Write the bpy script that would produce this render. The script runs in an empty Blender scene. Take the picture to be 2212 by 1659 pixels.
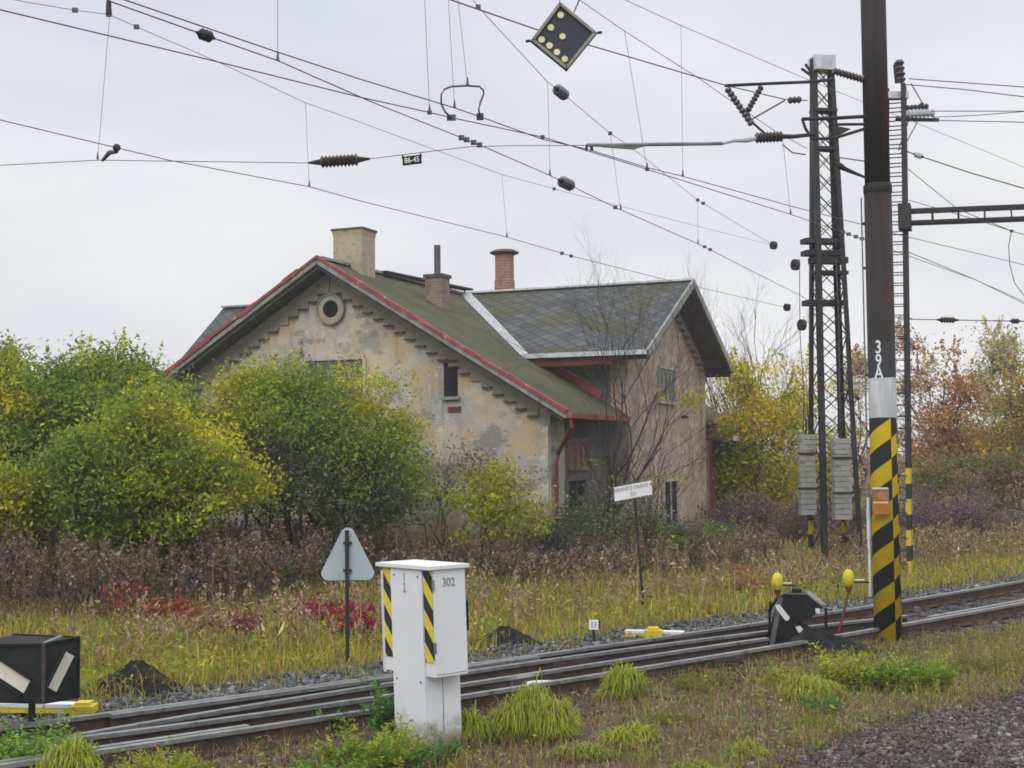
import bpy, math, random
import numpy as np
from mathutils import Vector, Matrix

sc = bpy.context.scene
col = sc.collection
rng = np.random.default_rng(11)
random.seed(11)

# ------------------------------------------------------------------ camera, sky, sun, exposure
FPX, PITCH, ROLL, EYE = 3000.0, math.radians(2.95), 0.010, 2.5     # focal length in photo pixels (2212 wide), tilt, roll, eye height
PW, PH = 2212.0, 1659.0
_r = np.array([1., 0, 0]); _f = np.array([0, math.cos(PITCH), math.sin(PITCH)]); _u = np.array([0, -math.sin(PITCH), math.cos(PITCH)])
CR = math.cos(ROLL) * _r - math.sin(ROLL) * _u
CU = math.cos(ROLL) * _u + math.sin(ROLL) * _r
CF = _f
CO = np.array([0, 0, EYE])
cd = bpy.data.cameras.new('camera'); cam = bpy.data.objects.new('camera', cd); col.objects.link(cam)
cam.matrix_world = Matrix(((CR[0], CU[0], -CF[0], 0), (CR[1], CU[1], -CF[1], 0), (CR[2], CU[2], -CF[2], EYE), (0, 0, 0, 1)))
cd.sensor_width = 36; cd.lens = 36 * FPX / PW; cd.clip_start = 0.1; cd.clip_end = 3000
sc.camera = cam
sc.view_settings.view_transform = 'Standard'; sc.view_settings.look = 'None'
sc.view_settings.exposure = 0.15; sc.view_settings.gamma = 1
sc.cycles.filter_width = 1.7
sc.cycles.max_bounces = 6; sc.cycles.diffuse_bounces = 3; sc.cycles.transparent_max_bounces = 6

SUN_EL, SUN_AZ = math.radians(38), math.radians(200)
w = bpy.data.worlds.new('World'); sc.world = w; w.use_nodes = True
nt = w.node_tree; nt.nodes.clear()
out = nt.nodes.new('ShaderNodeOutputWorld'); bg = nt.nodes.new('ShaderNodeBackground')
sky = nt.nodes.new('ShaderNodeTexSky'); sky.sky_type = 'NISHITA'; sky.sun_disc = False
sky.sun_elevation = SUN_EL; sky.sun_rotation = SUN_AZ
tc = nt.nodes.new('ShaderNodeTexCoord'); sep = nt.nodes.new('ShaderNodeSeparateXYZ'); nt.links.new(tc.outputs['Generated'], sep.inputs[0])
grad = nt.nodes.new('ShaderNodeValToRGB')                 # overcast: pale at the horizon, brighter overhead
cr = grad.color_ramp
cr.elements[0].position = 0.0; cr.elements[0].color = (.80, .80, .83, 1)
cr.elements[1].position = 1.0; cr.elements[1].color = (2.0, 2.05, 2.15, 1)
for p, c in ((.10, (.83, .83, .85, 1)), (.20, (.80, .805, .835, 1)), (.33, (.755, .77, .82, 1)), (.45, (1.2, 1.24, 1.32, 1))):
    e = cr.elements.new(p); e.color = c
nt.links.new(sep.outputs['Z'], grad.inputs[0])
cn = nt.nodes.new('ShaderNodeTexNoise'); cn.inputs['Scale'].default_value = 2.6; cn.inputs['Detail'].default_value = 5
mp = nt.nodes.new('ShaderNodeMapping'); mp.inputs['Scale'].default_value = (1, 1, 3.2); mp.inputs['Location'].default_value = (.3, .1, 0)
nt.links.new(tc.outputs['Generated'], mp.inputs[0]); nt.links.new(mp.outputs[0], cn.inputs['Vector'])
cramp = nt.nodes.new('ShaderNodeValToRGB'); cramp.color_ramp.elements[0].position = .34; cramp.color_ramp.elements[0].color = (.87, .885, .91, 1)
cramp.color_ramp.elements[1].position = .68; cramp.color_ramp.elements[1].color = (1.07, 1.065, 1.055, 1)
nt.links.new(cn.outputs['Fac'], cramp.inputs[0])
mul = nt.nodes.new('ShaderNodeMixRGB'); mul.blend_type = 'MULTIPLY'; mul.inputs[0].default_value = 1
nt.links.new(grad.outputs[0], mul.inputs[1]); nt.links.new(cramp.outputs[0], mul.inputs[2])
bg.inputs[1].default_value = 0.98
bg2 = nt.nodes.new('ShaderNodeBackground'); bg2.inputs[1].default_value = 0.05    # a little clear-sky light through the cloud
nt.links.new(sky.outputs[0], bg2.inputs[0]); nt.links.new(mul.outputs[0], bg.inputs[0])
mx = nt.nodes.new('ShaderNodeMixShader'); mx.inputs[0].default_value = .04
nt.links.new(bg.outputs[0], mx.inputs[1]); nt.links.new(bg2.outputs[0], mx.inputs[2]); nt.links.new(mx.outputs[0], out.inputs[0])
sl = bpy.data.lights.new('sun', 'SUN'); sl.energy = 0.9; sl.angle = math.radians(25); sl.color = (1, .96, .9)
so = bpy.data.objects.new('sun', sl); col.objects.link(so)
sd = Vector((math.sin(SUN_AZ) * math.cos(SUN_EL), math.cos(SUN_AZ) * math.cos(SUN_EL), math.sin(SUN_EL)))
so.rotation_euler = sd.to_track_quat('Z', 'Y').to_euler(); so.location = (0, -10, 30)

# ------------------------------------------------------------------ measuring: photo pixel -> place in the world
def ray(x, y): return CF + (x - PW / 2) / FPX * CR - (y - PH / 2) / FPX * CU
def atz(x, y, z=0.0):
    d = ray(x, y); return CO + d * ((z - EYE) / d[2])
def atd(x, y, D):
    d = ray(x, y); return CO + d * (D / d[1])
def onplane(x, y, o, n):
    d = ray(x, y); return CO + d * (np.dot(np.asarray(o) - CO, n) / np.dot(d, n))

# ------------------------------------------------------------------ objects
ORG = {}
def tag(o, label, cat, group=None, kind=None):
    if label: o['label'] = label
    if cat: o['category'] = cat
    if group: o['group'] = group
    if kind: o['kind'] = kind
    return o
def thing(name, loc, label, cat, group=None):
    o = bpy.data.objects.new(name, None); col.objects.link(o); o.location = tuple(loc); o.empty_display_size = .2
    ORG[o] = np.array(loc, float); return tag(o, label, cat, group)
LAST = None
Z = np.array([0, 0, 1.])
def link_mesh(name, V, F, mat, parent=None, origin=None, smooth=False):
    V = np.asarray(V, float)
    org = ORG[parent] if parent is not None else (np.array(origin, float) if origin is not None else np.zeros(3))
    me = bpy.data.meshes.new(name); me.from_pydata((V - org).tolist(), [], F); me.update()
    if mat: me.materials.append(mat)
    if smooth: me.polygons.foreach_set('use_smooth', [True] * len(me.polygons))
    o = bpy.data.objects.new(name, me); col.objects.link(o); ORG[o] = org
    if parent is not None: o.parent = parent
    else: o.location = tuple(org)
    return o
def copy_tree(o, loc=None, parent=None):
    c = o.copy(); col.objects.link(c)
    if parent is not None: c.parent = parent
    if loc is not None: c.location = tuple(loc); ORG[c] = np.array(loc, float)
    for ch in list(o.children): copy_tree(ch, None, c)
    return c

class MB:
    def __init__(s): s.v = []; s.f = []
    def add(s, V, F):
        n = len(s.v); s.v += [tuple(map(float, p)) for p in V]; s.f += [[i + n for i in q] for q in F]; return s
    def hexa(s, p):       # 8 points: bottom loop 0-3, top loop 4-7
        return s.add(p, [(3, 2, 1, 0), (4, 5, 6, 7), (0, 1, 5, 4), (1, 2, 6, 5), (2, 3, 7, 6), (3, 0, 4, 7)])
    def box(s, c, size, ax=None):
        c = np.asarray(c, float); A = np.eye(3) if ax is None else np.asarray(ax, float)
        h = np.asarray(size, float) / 2
        q = [c + A[0] * sx * h[0] + A[1] * sy * h[1] + A[2] * sz * h[2] for sz in (-1, 1) for sx, sy in ((-1, -1), (1, -1), (1, 1), (-1, 1))]
        return s.hexa(q)
    def bar(s, p, q, w, h=None, up=(0, 0, 1)):
        p = np.asarray(p, float); q = np.asarray(q, float); h = h or w
        d = q - p; L = np.linalg.norm(d)
        if L < 1e-6: return s
        d = d / L; up = np.asarray(up, float)
        if abs(np.dot(d, up)) > .97: up = np.array([0, 1., 0]) if abs(d[1]) < .9 else np.array([1., 0, 0])
        x = np.cross(d, up); x /= np.linalg.norm(x); y = np.cross(x, d)
        return s.box((p + q) / 2, (L, w, h), (d, x, y))
    def tube(s, pts, r, n=6, cap=True):
        pts = [np.asarray(p, float) for p in pts]; R = r if hasattr(r, '__len__') else [r] * len(pts)
        base = len(s.v); ref = np.array([0.31, 0.22, 0.92])
        for i, p in enumerate(pts):
            t = pts[min(i + 1, len(pts) - 1)] - pts[max(i - 1, 0)]; t = t / (np.linalg.norm(t) + 1e-9)
            rr = ref if abs(np.dot(ref, t)) < .95 else np.array([1., 0, 0])
            a = np.cross(t, rr); a /= np.linalg.norm(a); b = np.cross(t, a)
            for k in range(n):
                an = 2 * math.pi * k / n; s.v.append(tuple(p + R[i] * (math.cos(an) * a + math.sin(an) * b)))
        for i in range(len(pts) - 1):
            for k in range(n):
                s.f.append([base + i * n + k, base + i * n + (k + 1) % n, base + (i + 1) * n + (k + 1) % n, base + (i + 1) * n + k])
        if cap:
            s.f.append([base + k for k in range(n)][::-1]); e = base + (len(pts) - 1) * n; s.f.append([e + k for k in range(n)])
        return s
    def prism(s, poly, d):   # extrude a 3-D polygon along d
        d = np.asarray(d, float); n = len(poly)
        V = [np.asarray(p, float) for p in poly] + [np.asarray(p, float) + d for p in poly]
        return s.add(V, [list(range(n))[::-1], list(range(n, 2 * n))] + [(i, (i + 1) % n, n + (i + 1) % n, n + i) for i in range(n)])
    def ball(s, c, r, nu=14, nv=9, ax=None):
        c = np.asarray(c, float); A = np.eye(3) if ax is None else np.asarray(ax); r = r if hasattr(r, '__len__') else (r, r, r); b = len(s.v)
        for j in range(nv + 1):
            th = math.pi * j / nv
            for i in range(nu):
                ph = 2 * math.pi * i / nu
                s.v.append(tuple(c + A[0] * r[0] * math.sin(th) * math.cos(ph) + A[1] * r[1] * math.sin(th) * math.sin(ph) + A[2] * r[2] * math.cos(th)))
        for j in range(nv):
            for i in range(nu):
                s.f.append([b + j * nu + i, b + (j + 1) * nu + i, b + (j + 1) * nu + (i + 1) % nu, b + j * nu + (i + 1) % nu])
        return s
    def build(s, name, mat, parent=None, origin=None, smooth=False): return link_mesh(name, s.v, s.f, mat, parent, origin, smooth)

# ------------------------------------------------------------------ materials
class NT:
    def __init__(s, name):
        s.m = bpy.data.materials.new(name); s.m.use_nodes = True; s.t = s.m.node_tree; s.t.nodes.clear()
        s.o = s.t.nodes.new('ShaderNodeOutputMaterial'); s.b = s.t.nodes.new('ShaderNodeBsdfPrincipled'); s.t.links.new(s.b.outputs[0], s.o.inputs[0])
    def n(s, typ, **kw):
        x = s.t.nodes.new('ShaderNode' + typ)
        for k, v in kw.items(): setattr(x, k, v)
        return x
    def L(s, a, b): s.t.links.new(a, b)
    def setin(s, sock, v):
        if isinstance(v, bpy.types.NodeSocket): s.L(v, sock)
        else: sock.default_value = v
    def math(s, op, a, b=0.0, c=None):
        x = s.n('Math', operation=op); s.setin(x.inputs[0], a); s.setin(x.inputs[1], b)
        if c is not None: s.setin(x.inputs[2], c)
        return x.outputs[0]
    def mix(s, f, a, b, mode='MIX'):
        x = s.n('MixRGB', blend_type=mode); s.setin(x.inputs[0], f); s.setin(x.inputs[1], a if isinstance(a, bpy.types.NodeSocket) else (*a[:3], 1)); s.setin(x.inputs[2], b if isinstance(b, bpy.types.NodeSocket) else (*b[:3], 1))
        return x.outputs[0]
    def noise(s, scale, detail=4, vec=None, rough=.6):
        x = s.n('TexNoise'); x.inputs['Scale'].default_value = scale; x.inputs['Detail'].default_value = detail; x.inputs['Roughness'].default_value = rough
        s.L(vec if vec is not None else s.obj(), x.inputs['Vector']); return x.outputs['Fac']
    def obj(s):
        if not hasattr(s, '_o'): s._o = s.n('TexCoord').outputs['Object']
        return s._o
    def scaled(s, v, sc_):
        x = s.n('Mapping'); x.inputs['Scale'].default_value = sc_; s.L(v, x.inputs[0]); return x.outputs[0]
    def step(s, v, lo, hi):
        x = s.n('MapRange', interpolation_type='SMOOTHSTEP'); x.inputs[1].default_value = lo; x.inputs[2].default_value = hi; s.L(v, x.inputs[0]); return x.outputs[0]
    def bump(s, h, strength=.3, dist=.02):
        x = s.n('Bump'); x.inputs['Strength'].default_value = strength; x.inputs['Distance'].default_value = dist; s.L(h, x.inputs['Height']); s.L(x.outputs[0], s.b.inputs['Normal'])
    def done(s, c, rough=.8, metal=0.0, spec=.3):
        s.setin(s.b.inputs['Base Color'], c if isinstance(c, bpy.types.NodeSocket) else (*c[:3], 1)); s.setin(s.b.inputs['Roughness'], rough)
        s.b.inputs['Metallic'].default_value = metal; s.b.inputs['Specular IOR Level'].default_value = spec
        return s.m
def worn(name, c1, c2, scale=3, rough=.75, metal=0.0, c3=None, lo=.35, hi=.65, bump=.15, sc3=8, vscale=None, spec=.3):
    s = NT(name); v = s.obj()
    if vscale: v = s.scaled(v, vscale)
    a = s.noise(scale, 5, v); c = s.mix(s.step(a, lo, hi), c1, c2)
    if c3: c = s.mix(s.step(s.noise(sc3, 6, v), .56, .68), c, c3)
    if bump: s.bump(s.noise(scale * 7, 3, v), bump, .01)
    return s.done(c, rough, metal, spec)

M = {}
M['dark_steel'] = worn('dark_steel', (.020, .020, .021), (.036, .033, .030), 2, .65, .1, (.05, .032, .022))
M['grey_steel'] = worn('grey_steel', (.16, .17, .17), (.28, .28, .27), 3, .5, .4)
M['wire'] = worn('wire_metal', (.07, .072, .08), (.11, .11, .12), 5, .5, .5, bump=0)
M['thin_wire'] = worn('thin_wire_metal', (.10, .105, .12), (.15, .15, .16), 5, .5, .4, bump=0)
M['porcelain'] = worn('brown_porcelain', (.036, .025, .025), (.06, .04, .038), 5, .35, 0, bump=0, spec=.5)
M['glass_ins'] = worn('pale_insulator', (.35, .42, .42), (.5, .55, .54), 5, .25, 0, bump=0, spec=.5)
M['dark_ins'] = worn('dark_glazed_insulator', (.05, .052, .055), (.10, .105, .11), 5, .15, 0, bump=0, spec=.9)
M['white_paint'] = worn('white_paint', (.56, .58, .60), (.62, .635, .645), 1.2, .5, 0, bump=.03, vscale=(1, 1, .3))
M['white_dirty'] = worn('dirty_white_paint', (.55, .56, .55), (.68, .68, .66), 4, .6, 0, (.4, .4, .36))
M['grey_sign'] = worn('sign_back_aluminium', (.36, .41, .43), (.42, .47, .49), 2, .5, .2, bump=0)
M['black_paint'] = worn('black_paint', (.012, .012, .012), (.022, .021, .02), 4, .75, spec=.15)
M['lantern_black'] = worn('lantern_black_paint', (.012, .017, .016), (.024, .027, .025), 3, .7, 0, (.030, .021, .015), spec=.15)
M['cream'] = worn('cream_glass', (.58, .54, .42), (.66, .62, .52), 6, .5)
M['yellow'] = worn('yellow_paint', (.55, .42, .02), (.62, .50, .04), 4, .5, 0, (.38, .28, .03))
M['yellow_ball'] = worn('yellow_weight_paint', (.50, .42, .02), (.56, .49, .03), 5, .5, 0, (.38, .30, .02))
M['orange_box'] = worn('orange_plastic', (.34, .12, .02), (.42, .17, .04), 8, .4)
M['orange_light'] = worn('orange_band', (.62, .36, .2), (.66, .42, .26), 8, .5)
M['brown_box'] = worn('brown_plate', (.16, .11, .08), (.22, .16, .12), 8, .5)
M['conc'] = worn('concrete', (.36, .37, .35), (.48, .48, .45), 5, .9, 0, (.25, .26, .24))
M['conc_blue'] = worn('concrete_block', (.23, .232, .22), (.31, .305, .285), 3, .9, 0, (.16, .155, .14))
M['timber'] = worn('old_timber', (.035, .029, .024), (.07, .058, .047), 4, .9, 0, (.10, .09, .075), vscale=(1, 1, 1))
M['rail_top'] = worn('worn_rail_head', (.36, .37, .38), (.48, .48, .48), 6, .3, .75, (.25, .22, .2), bump=.03)
M['rail_side'] = worn('rusty_rail_web', (.05, .034, .026), (.085, .055, .04), 5, .85, .1)
M['coal'] = worn('coal_heap', (.006, .006, .007), (.018, .018, .019), 12, .95, 0, bump=1.0)
M['dark_opening'] = worn('dark_void', (.006, .007, .007), (.012, .012, .012), 2, .9, bump=0)  # near-black flat panels set on the walls as window openings and slots
M['red_paint'] = worn('red_trim_paint', (.30, .060, .055), (.22, .05, .05), 3, .75, 0, (.40, .27, .22), sc3=5)
M['dark_red'] = worn('dark_red_paint', (.12, .025, .03), (.18, .03, .04), 4, .6)
M['fascia'] = worn('weathered_board', (.20, .20, .18), (.30, .30, .27), 5, .85)
M['soffit'] = worn('soffit_board', (.06, .055, .05), (.10, .09, .08), 5, .9)
M['zinc'] = worn('zinc_sheet', (.45, .47, .49), (.60, .61, .62), 3, .45, .2, (.35, .36, .37))
M['bark'] = worn('bark', (.05, .045, .038), (.10, .088, .075), 6, .95, 0, bump=.5)
M['dark_bark'] = worn('dark_bark', (.03, .026, .024), (.06, .05, .045), 6, .95)
M['old_zinc'] = worn('weathered_zinc', (.30, .315, .33), (.40, .41, .42), 3, .6, 0, (.22, .22, .22))
M['cap_brown'] = worn('cap_brown', (.085, .055, .05), (.12, .08, .07), 4, .9)
M['grey_dull'] = worn('dull_grey_paint', (.075, .073, .07), (.12, .115, .11), 4, .7)
M['sign_white'] = worn('sign_white', (.70, .70, .70), (.76, .75, .73), 4, .5, bump=0)
M['ink'] = worn('grey_lettering', (.22, .25, .27), (.30, .32, .34), 4, .6, bump=0)
M['black_ink'] = worn('black_lettering', (.03, .035, .045), (.06, .06, .07), 4, .6, bump=0)

def mat_leaf(name, trans=.35, rough=.6):
    s = NT(name); a = s.n('VertexColor', layer_name='Col')
    s.done(a.outputs['Color'], rough, 0, .25)
    tr = s.n('BsdfTranslucent'); s.L(a.outputs['Color'], tr.inputs[0]); mxs = s.n('MixShader'); mxs.inputs[0].default_value = trans
    s.L(s.b.outputs[0], mxs.inputs[1]); s.L(tr.outputs[0], mxs.inputs[2]); s.L(mxs.outputs[0], s.o.inputs[0]); return s.m
M['leaf'] = mat_leaf('leaf'); M['straw'] = mat_leaf('straw', .25, .8)
def mat_cabinet():
    s = NT('lacquered_sheet'); v = s.obj(); x = s.n('SeparateXYZ'); s.L(v, x.inputs[0]); n_ = s.noise(7, 6, v, .7); st = s.noise(5, 6, s.scaled(v, (4, 4, .3)), .65)
    c = s.mix(s.step(s.noise(1.2, 5, v), .35, .65), (.655, .675, .695), (.69, .705, .715))
    c = s.mix(s.math('MULTIPLY', s.step(st, .55, .76), .28), c, (.50, .50, .47))
    splash = s.step(s.math('ADD', x.outputs['Z'], s.math('MULTIPLY', n_, -.55)), .10, -.22)
    c = s.mix(splash, c, (.24, .20, .155)); return s.done(c, .45, 0, .4)
M['cabinet'] = mat_cabinet()
def mat_stone():
    s = NT('crushed_stone'); a = s.n('VertexColor', layer_name='Col')
    s.bump(s.noise(40, 3), .4, .01); return s.done(a.outputs['Color'], .85, 0, .3)
M['stone'] = mat_stone()

def mat_plaster():
    s = NT('stained_plaster'); v = s.obj()
    big = s.noise(.45, 7, v, .6); mid = s.noise(.9, 7, s.scaled(v, (1, 1, .8)), .65); fine = s.noise(6, 7, v, .75); drip = s.noise(1.1, 7, s.scaled(v, (3.2, 3.2, .35)), .65)
    c = s.mix(s.step(big, .42, .58), (.54, .47, .355), (.39, .375, .345))
    c = s.mix(s.math('MULTIPLY', s.step(mid, .49, .60), .9), c, (.49, .365, .225))
    c = s.mix(s.math('MULTIPLY', s.step(s.noise(.75, 7, s.scaled(v, (1.3, 1.3, .9)), .65), .50, .64), .8), c, (.295, .29, .275))
    c = s.mix(s.math('MULTIPLY', s.step(drip, .54, .70), .35), c, (.20, .19, .16))
    c = s.mix(s.math('MULTIPLY', s.step(s.noise(1.15, 8, s.scaled(v, (.8, .8, 1.3)), .72), .51, .59), .8), c, (.215, .215, .19))
    c = s.mix(s.math('MULTIPLY', s.step(s.noise(1.6, 8, v, .75), .54, .62), .8), c, (.60, .56, .475))
    sz = s.n('SeparateXYZ'); s.L(v, sz.inputs[0])
    low = s.step(s.math('ADD', sz.outputs['Z'], s.math('MULTIPLY', mid, -2.2)), 0.4, -.5)
    c = s.mix(low, c, (.30, .215, .15))
    c = s.mix(s.math('MULTIPLY', s.step(fine, .56, .74), .7), c, (.19, .175, .145))
    s.bump(s.math('ADD', fine, s.math('MULTIPLY', s.step(s.noise(1.6, 8, v, .75), .58, .62), .5)), .5, .03); return s.done(c, .95, 0, .1)
M['plaster'] = mat_plaster()
def mat_plaster2():
    s = NT('peeling_plaster'); v = s.obj()
    a = s.noise(1.4, 7, v, .7); f = s.noise(5, 7, v, .75)
    br = s.n('TexBrick'); br.inputs['Scale'].default_value = 1; br.inputs['Brick Width'].default_value = .3; br.inputs['Row Height'].default_value = .085; br.inputs['Mortar Size'].default_value = .01
    br.inputs['Color1'].default_value = (.33, .19, .13, 1); br.inputs['Color2'].default_value = (.40, .25, .17, 1); br.inputs['Mortar'].default_value = (.30, .26, .21, 1)
    xyz = s.n('SeparateXYZ'); s.L(v, xyz.inputs[0]); cb = s.n('CombineXYZ')
    s.L(s.math('ADD', xyz.outputs['X'], xyz.outputs['Y']), cb.inputs[0]); s.L(xyz.outputs['Z'], cb.inputs[1]); s.L(cb.outputs[0], br.inputs['Vector'])
    c = s.mix(s.step(a, .44, .56), (.54, .455, .335), (.38, .335, .27))
    c = s.mix(s.math('MULTIPLY', s.step(f, .46, .58), .85), c, br.outputs['Color']); c = s.mix(s.step(s.noise(9, 5, v), .62, .7), c, (.18, .16, .13))
    s.bump(f, .6, .04); return s.done(c, .95, 0, .1)
M['plaster_peel'] = mat_plaster2()
def mat_brick(name, c1, c2, mor):
    s = NT(name); v = s.obj(); br = s.n('TexBrick'); br.inputs['Scale'].default_value = 1; br.inputs['Brick Width'].default_value = .27; br.inputs['Row Height'].default_value = .08; br.inputs['Mortar Size'].default_value = .012
    br.inputs['Color1'].default_value = (*c1, 1); br.inputs['Color2'].default_value = (*c2, 1); br.inputs['Mortar'].default_value = (*mor, 1)
    xyz = s.n('SeparateXYZ'); s.L(v, xyz.inputs[0]); cb = s.n('CombineXYZ')
    s.L(s.math('ADD', xyz.outputs['X'], xyz.outputs['Y']), cb.inputs[0]); s.L(xyz.outputs['Z'], cb.inputs[1]); s.L(cb.outputs[0], br.inputs['Vector'])
    c = s.mix(s.step(s.noise(4, 5, v), .5, .66), br.outputs['Color'], (.17, .13, .11)); s.bump(br.outputs['Fac'], .3, .01)
    return s.done(c, .95, 0, .1)
M['brick'] = mat_brick('red_brick', (.34, .14, .09), (.28, .12, .08), (.30, .24, .2))
M['brick_old'] = mat_brick('sooty_brick', (.30, .19, .13), (.22, .16, .12), (.25, .22, .19))
M['chim_plaster'] = worn('chimney_plaster', (.42, .35, .24), (.33, .28, .2), 2.2, .95, 0, (.24, .2, .15), bump=.4)

def mat_slate():       # diamond laid fibre-cement slates; UV in metres on the slope
    s = NT('diamond_slates'); uv = s.n('UVMap'); x = s.n('SeparateXYZ'); s.L(uv.outputs[0], x.inputs[0])
    u = s.math('DIVIDE', x.outputs[0], .44); v = s.math('DIVIDE', x.outputs[1], .40)
    p = s.math('ADD', u, v); q = s.math('SUBTRACT', u, v)
    fp = s.math('FRACT', p); fq = s.math('FRACT', q)
    e = s.math('MINIMUM', s.math('MINIMUM', fp, s.math('SUBTRACT', 1, fq)), 1)
    line = s.step(e, .15, .05)
    cb = s.n('CombineXYZ'); s.L(s.math('FLOOR', p), cb.inputs[0]); s.L(s.math('FLOOR', q), cb.inputs[1])
    wn = s.n('TexWhiteNoise', noise_dimensions='2D'); s.L(cb.outputs[0], wn.inputs['Vector'])
    c = s.mix(wn.outputs['Value'], (.052, .057, .058), (.098, .104, .104))
    c = s.mix(s.step(s.noise(.8, 6), .47, .62), c, (.078, .072, .042))
    c = s.mix(s.step(s.noise(3.0, 6), .56, .70), c, (.050, .052, .046))
    c = s.mix(s.math('MULTIPLY', line, .9), c, (.022, .024, .026))
    s.bump(e, .6, .02); return s.done(c, .85, 0, .2)
M['slate'] = mat_slate()
def mat_moss():
    s = NT('mossy_roof'); uv = s.n('UVMap'); x = s.n('SeparateXYZ'); s.L(uv.outputs[0], x.inputs[0])
    u = s.math('DIVIDE', x.outputs[0], .40); v = s.math('DIVIDE', x.outputs[1], .36)
    p = s.math('ADD', u, v); q = s.math('SUBTRACT', u, v); e = s.math('MINIMUM', s.math('FRACT', p), s.math('SUBTRACT', 1, s.math('FRACT', q)))
    a = s.noise(.9, 6, None, .7); b = s.noise(4, 6, None, .7)
    c = s.mix(s.step(a, .40, .62), (.066, .068, .036), (.098, .090, .058))
    c = s.mix(s.step(b, .52, .68), c, (.058, .070, .034)); c = s.mix(s.step(s.noise(11, 4), .58, .7), c, (.125, .11, .085))
    c = s.mix(s.math('MULTIPLY', s.step(e, .08, .01), .35), c, (.05, .05, .035))
    s.bump(b, .5, .03); return s.done(c, .95, 0, .1)
M['moss'] = mat_moss()

# stripes on a post: black bands climbing round a yellow tube, with the seam of the painted sheet at one side
def mat_pole():
    s = NT('mast_paint'); v = s.obj(); x = s.n('SeparateXYZ'); s.L(v, x.inputs[0])
    an = s.math('ARCTAN2', x.outputs[0], s.math('MULTIPLY', x.outputs[1], -1))
    ph = s.math('DIVIDE', s.math('SUBTRACT', s.math('SUBTRACT', x.outputs[2], .655), s.math('MULTIPLY', an, .125)), .53)
    ph = s.math('ADD', ph, s.math('MULTIPLY', s.math('GREATER_THAN', an, .30), .5))
    ph = s.math('ADD', ph, s.math('MULTIPLY', s.math('GREATER_THAN', an, .92), .3))
    blk = s.step(s.math('ABSOLUTE', s.math('SUBTRACT', s.math('FRACT', ph), .5)), .262, .25)   # black where |fract-.5| small
    ylw = s.mix(s.step(s.noise(3, 5), .4, .65), (.58, .41, .012), (.50, .36, .02))
    st = s.mix(blk, ylw, (.028, .030, .028))
    z = x.outputs[2]; jit = s.math('MULTIPLY', s.noise(7, 3), .03)
    zz = s.math('ADD', z, jit)
    stv = s.scaled(v, (5, 5, .55))
    rust = s.mix(s.step(s.noise(2.2, 6, stv, .65), .47, .63), (.027, .024, .022), (.040, .031, .026))
    redm = s.math('MULTIPLY', s.step(s.noise(2.0, 6, s.scaled(v, (7, 7, .45)), .6), .50, .62), s.step(an, .15, .55))
    rust = s.mix(s.math('MULTIPLY', redm, .7), rust, (.10, .022, .016))
    pale = s.mix(s.step(s.noise(3, 5, stv), .4, .6), (.38, .40, .41), (.50, .51, .50))
    blackb = s.mix(s.noise(6, 4), (.030, .033, .036), (.045, .047, .05))
    c = s.mix(s.math('GREATER_THAN', zz, 2.965), st, pale); c = s.mix(s.math('GREATER_THAN', zz, 3.49), c, blackb); c = s.mix(s.math('GREATER_THAN', zz, 3.97), c, rust)
    return s.done(c, .7, 0, .15)
M['pole'] = mat_pole()
def mat_zstripe(name, axis=(0, 0, 1), period=.45, top=None, ya=(.55, .42, .02), base=(.03, .03, .03), off=0.0):
    s = NT(name); v = s.obj(); d = s.n('VectorMath', operation='DOT_PRODUCT'); s.L(v, d.inputs[0]); d.inputs[1].default_value = axis
    f = s.math('FRACT', s.math('ADD', s.math('DIVIDE', d.outputs['Value'], period), off)); c = s.mix(s.math('GREATER_THAN', f, .5), ya, (.025, .025, .027))
    if top is not None:
        x = s.n('SeparateXYZ'); s.L(v, x.inputs[0])
        c = s.mix(s.math('GREATER_THAN', x.outputs[2], top), c, s.mix(s.noise(2, 5), base, (base[0] * 1.8, base[1] * 1.6, base[2] * 1.5)))
    return s.done(c, .6, 0, .3)

def text_mesh(body, size, origin, ax, ay, mat, parent, name='lettering', thick=.004, sx=1.0, align='CENTER'):
    cu = bpy.data.curves.new('t', 'FONT'); cu.body = body; cu.size = size; cu.extrude = thick / 2; cu.align_x = align; cu.align_y = 'CENTER'; cu.offset = size * .012
    tmp = bpy.data.objects.new('t', cu); col.objects.link(tmp); bpy.context.view_layer.update()
    me = bpy.data.meshes.new_from_object(tmp.evaluated_get(bpy.context.evaluated_depsgraph_get()))
    ax = np.asarray(ax, float); ay = np.asarray(ay, float); az = np.cross(ax, ay); o = np.asarray(origin, float)
    V = [o + ax * p.co[0] * sx + ay * p.co[1] + az * p.co[2] for p in me.vertices]; F = [list(p.vertices) for p in me.polygons]
    bpy.data.objects.remove(tmp); bpy.data.curves.remove(cu); bpy.data.meshes.remove(me)
    return link_mesh(name, V, F, mat, parent)

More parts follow.
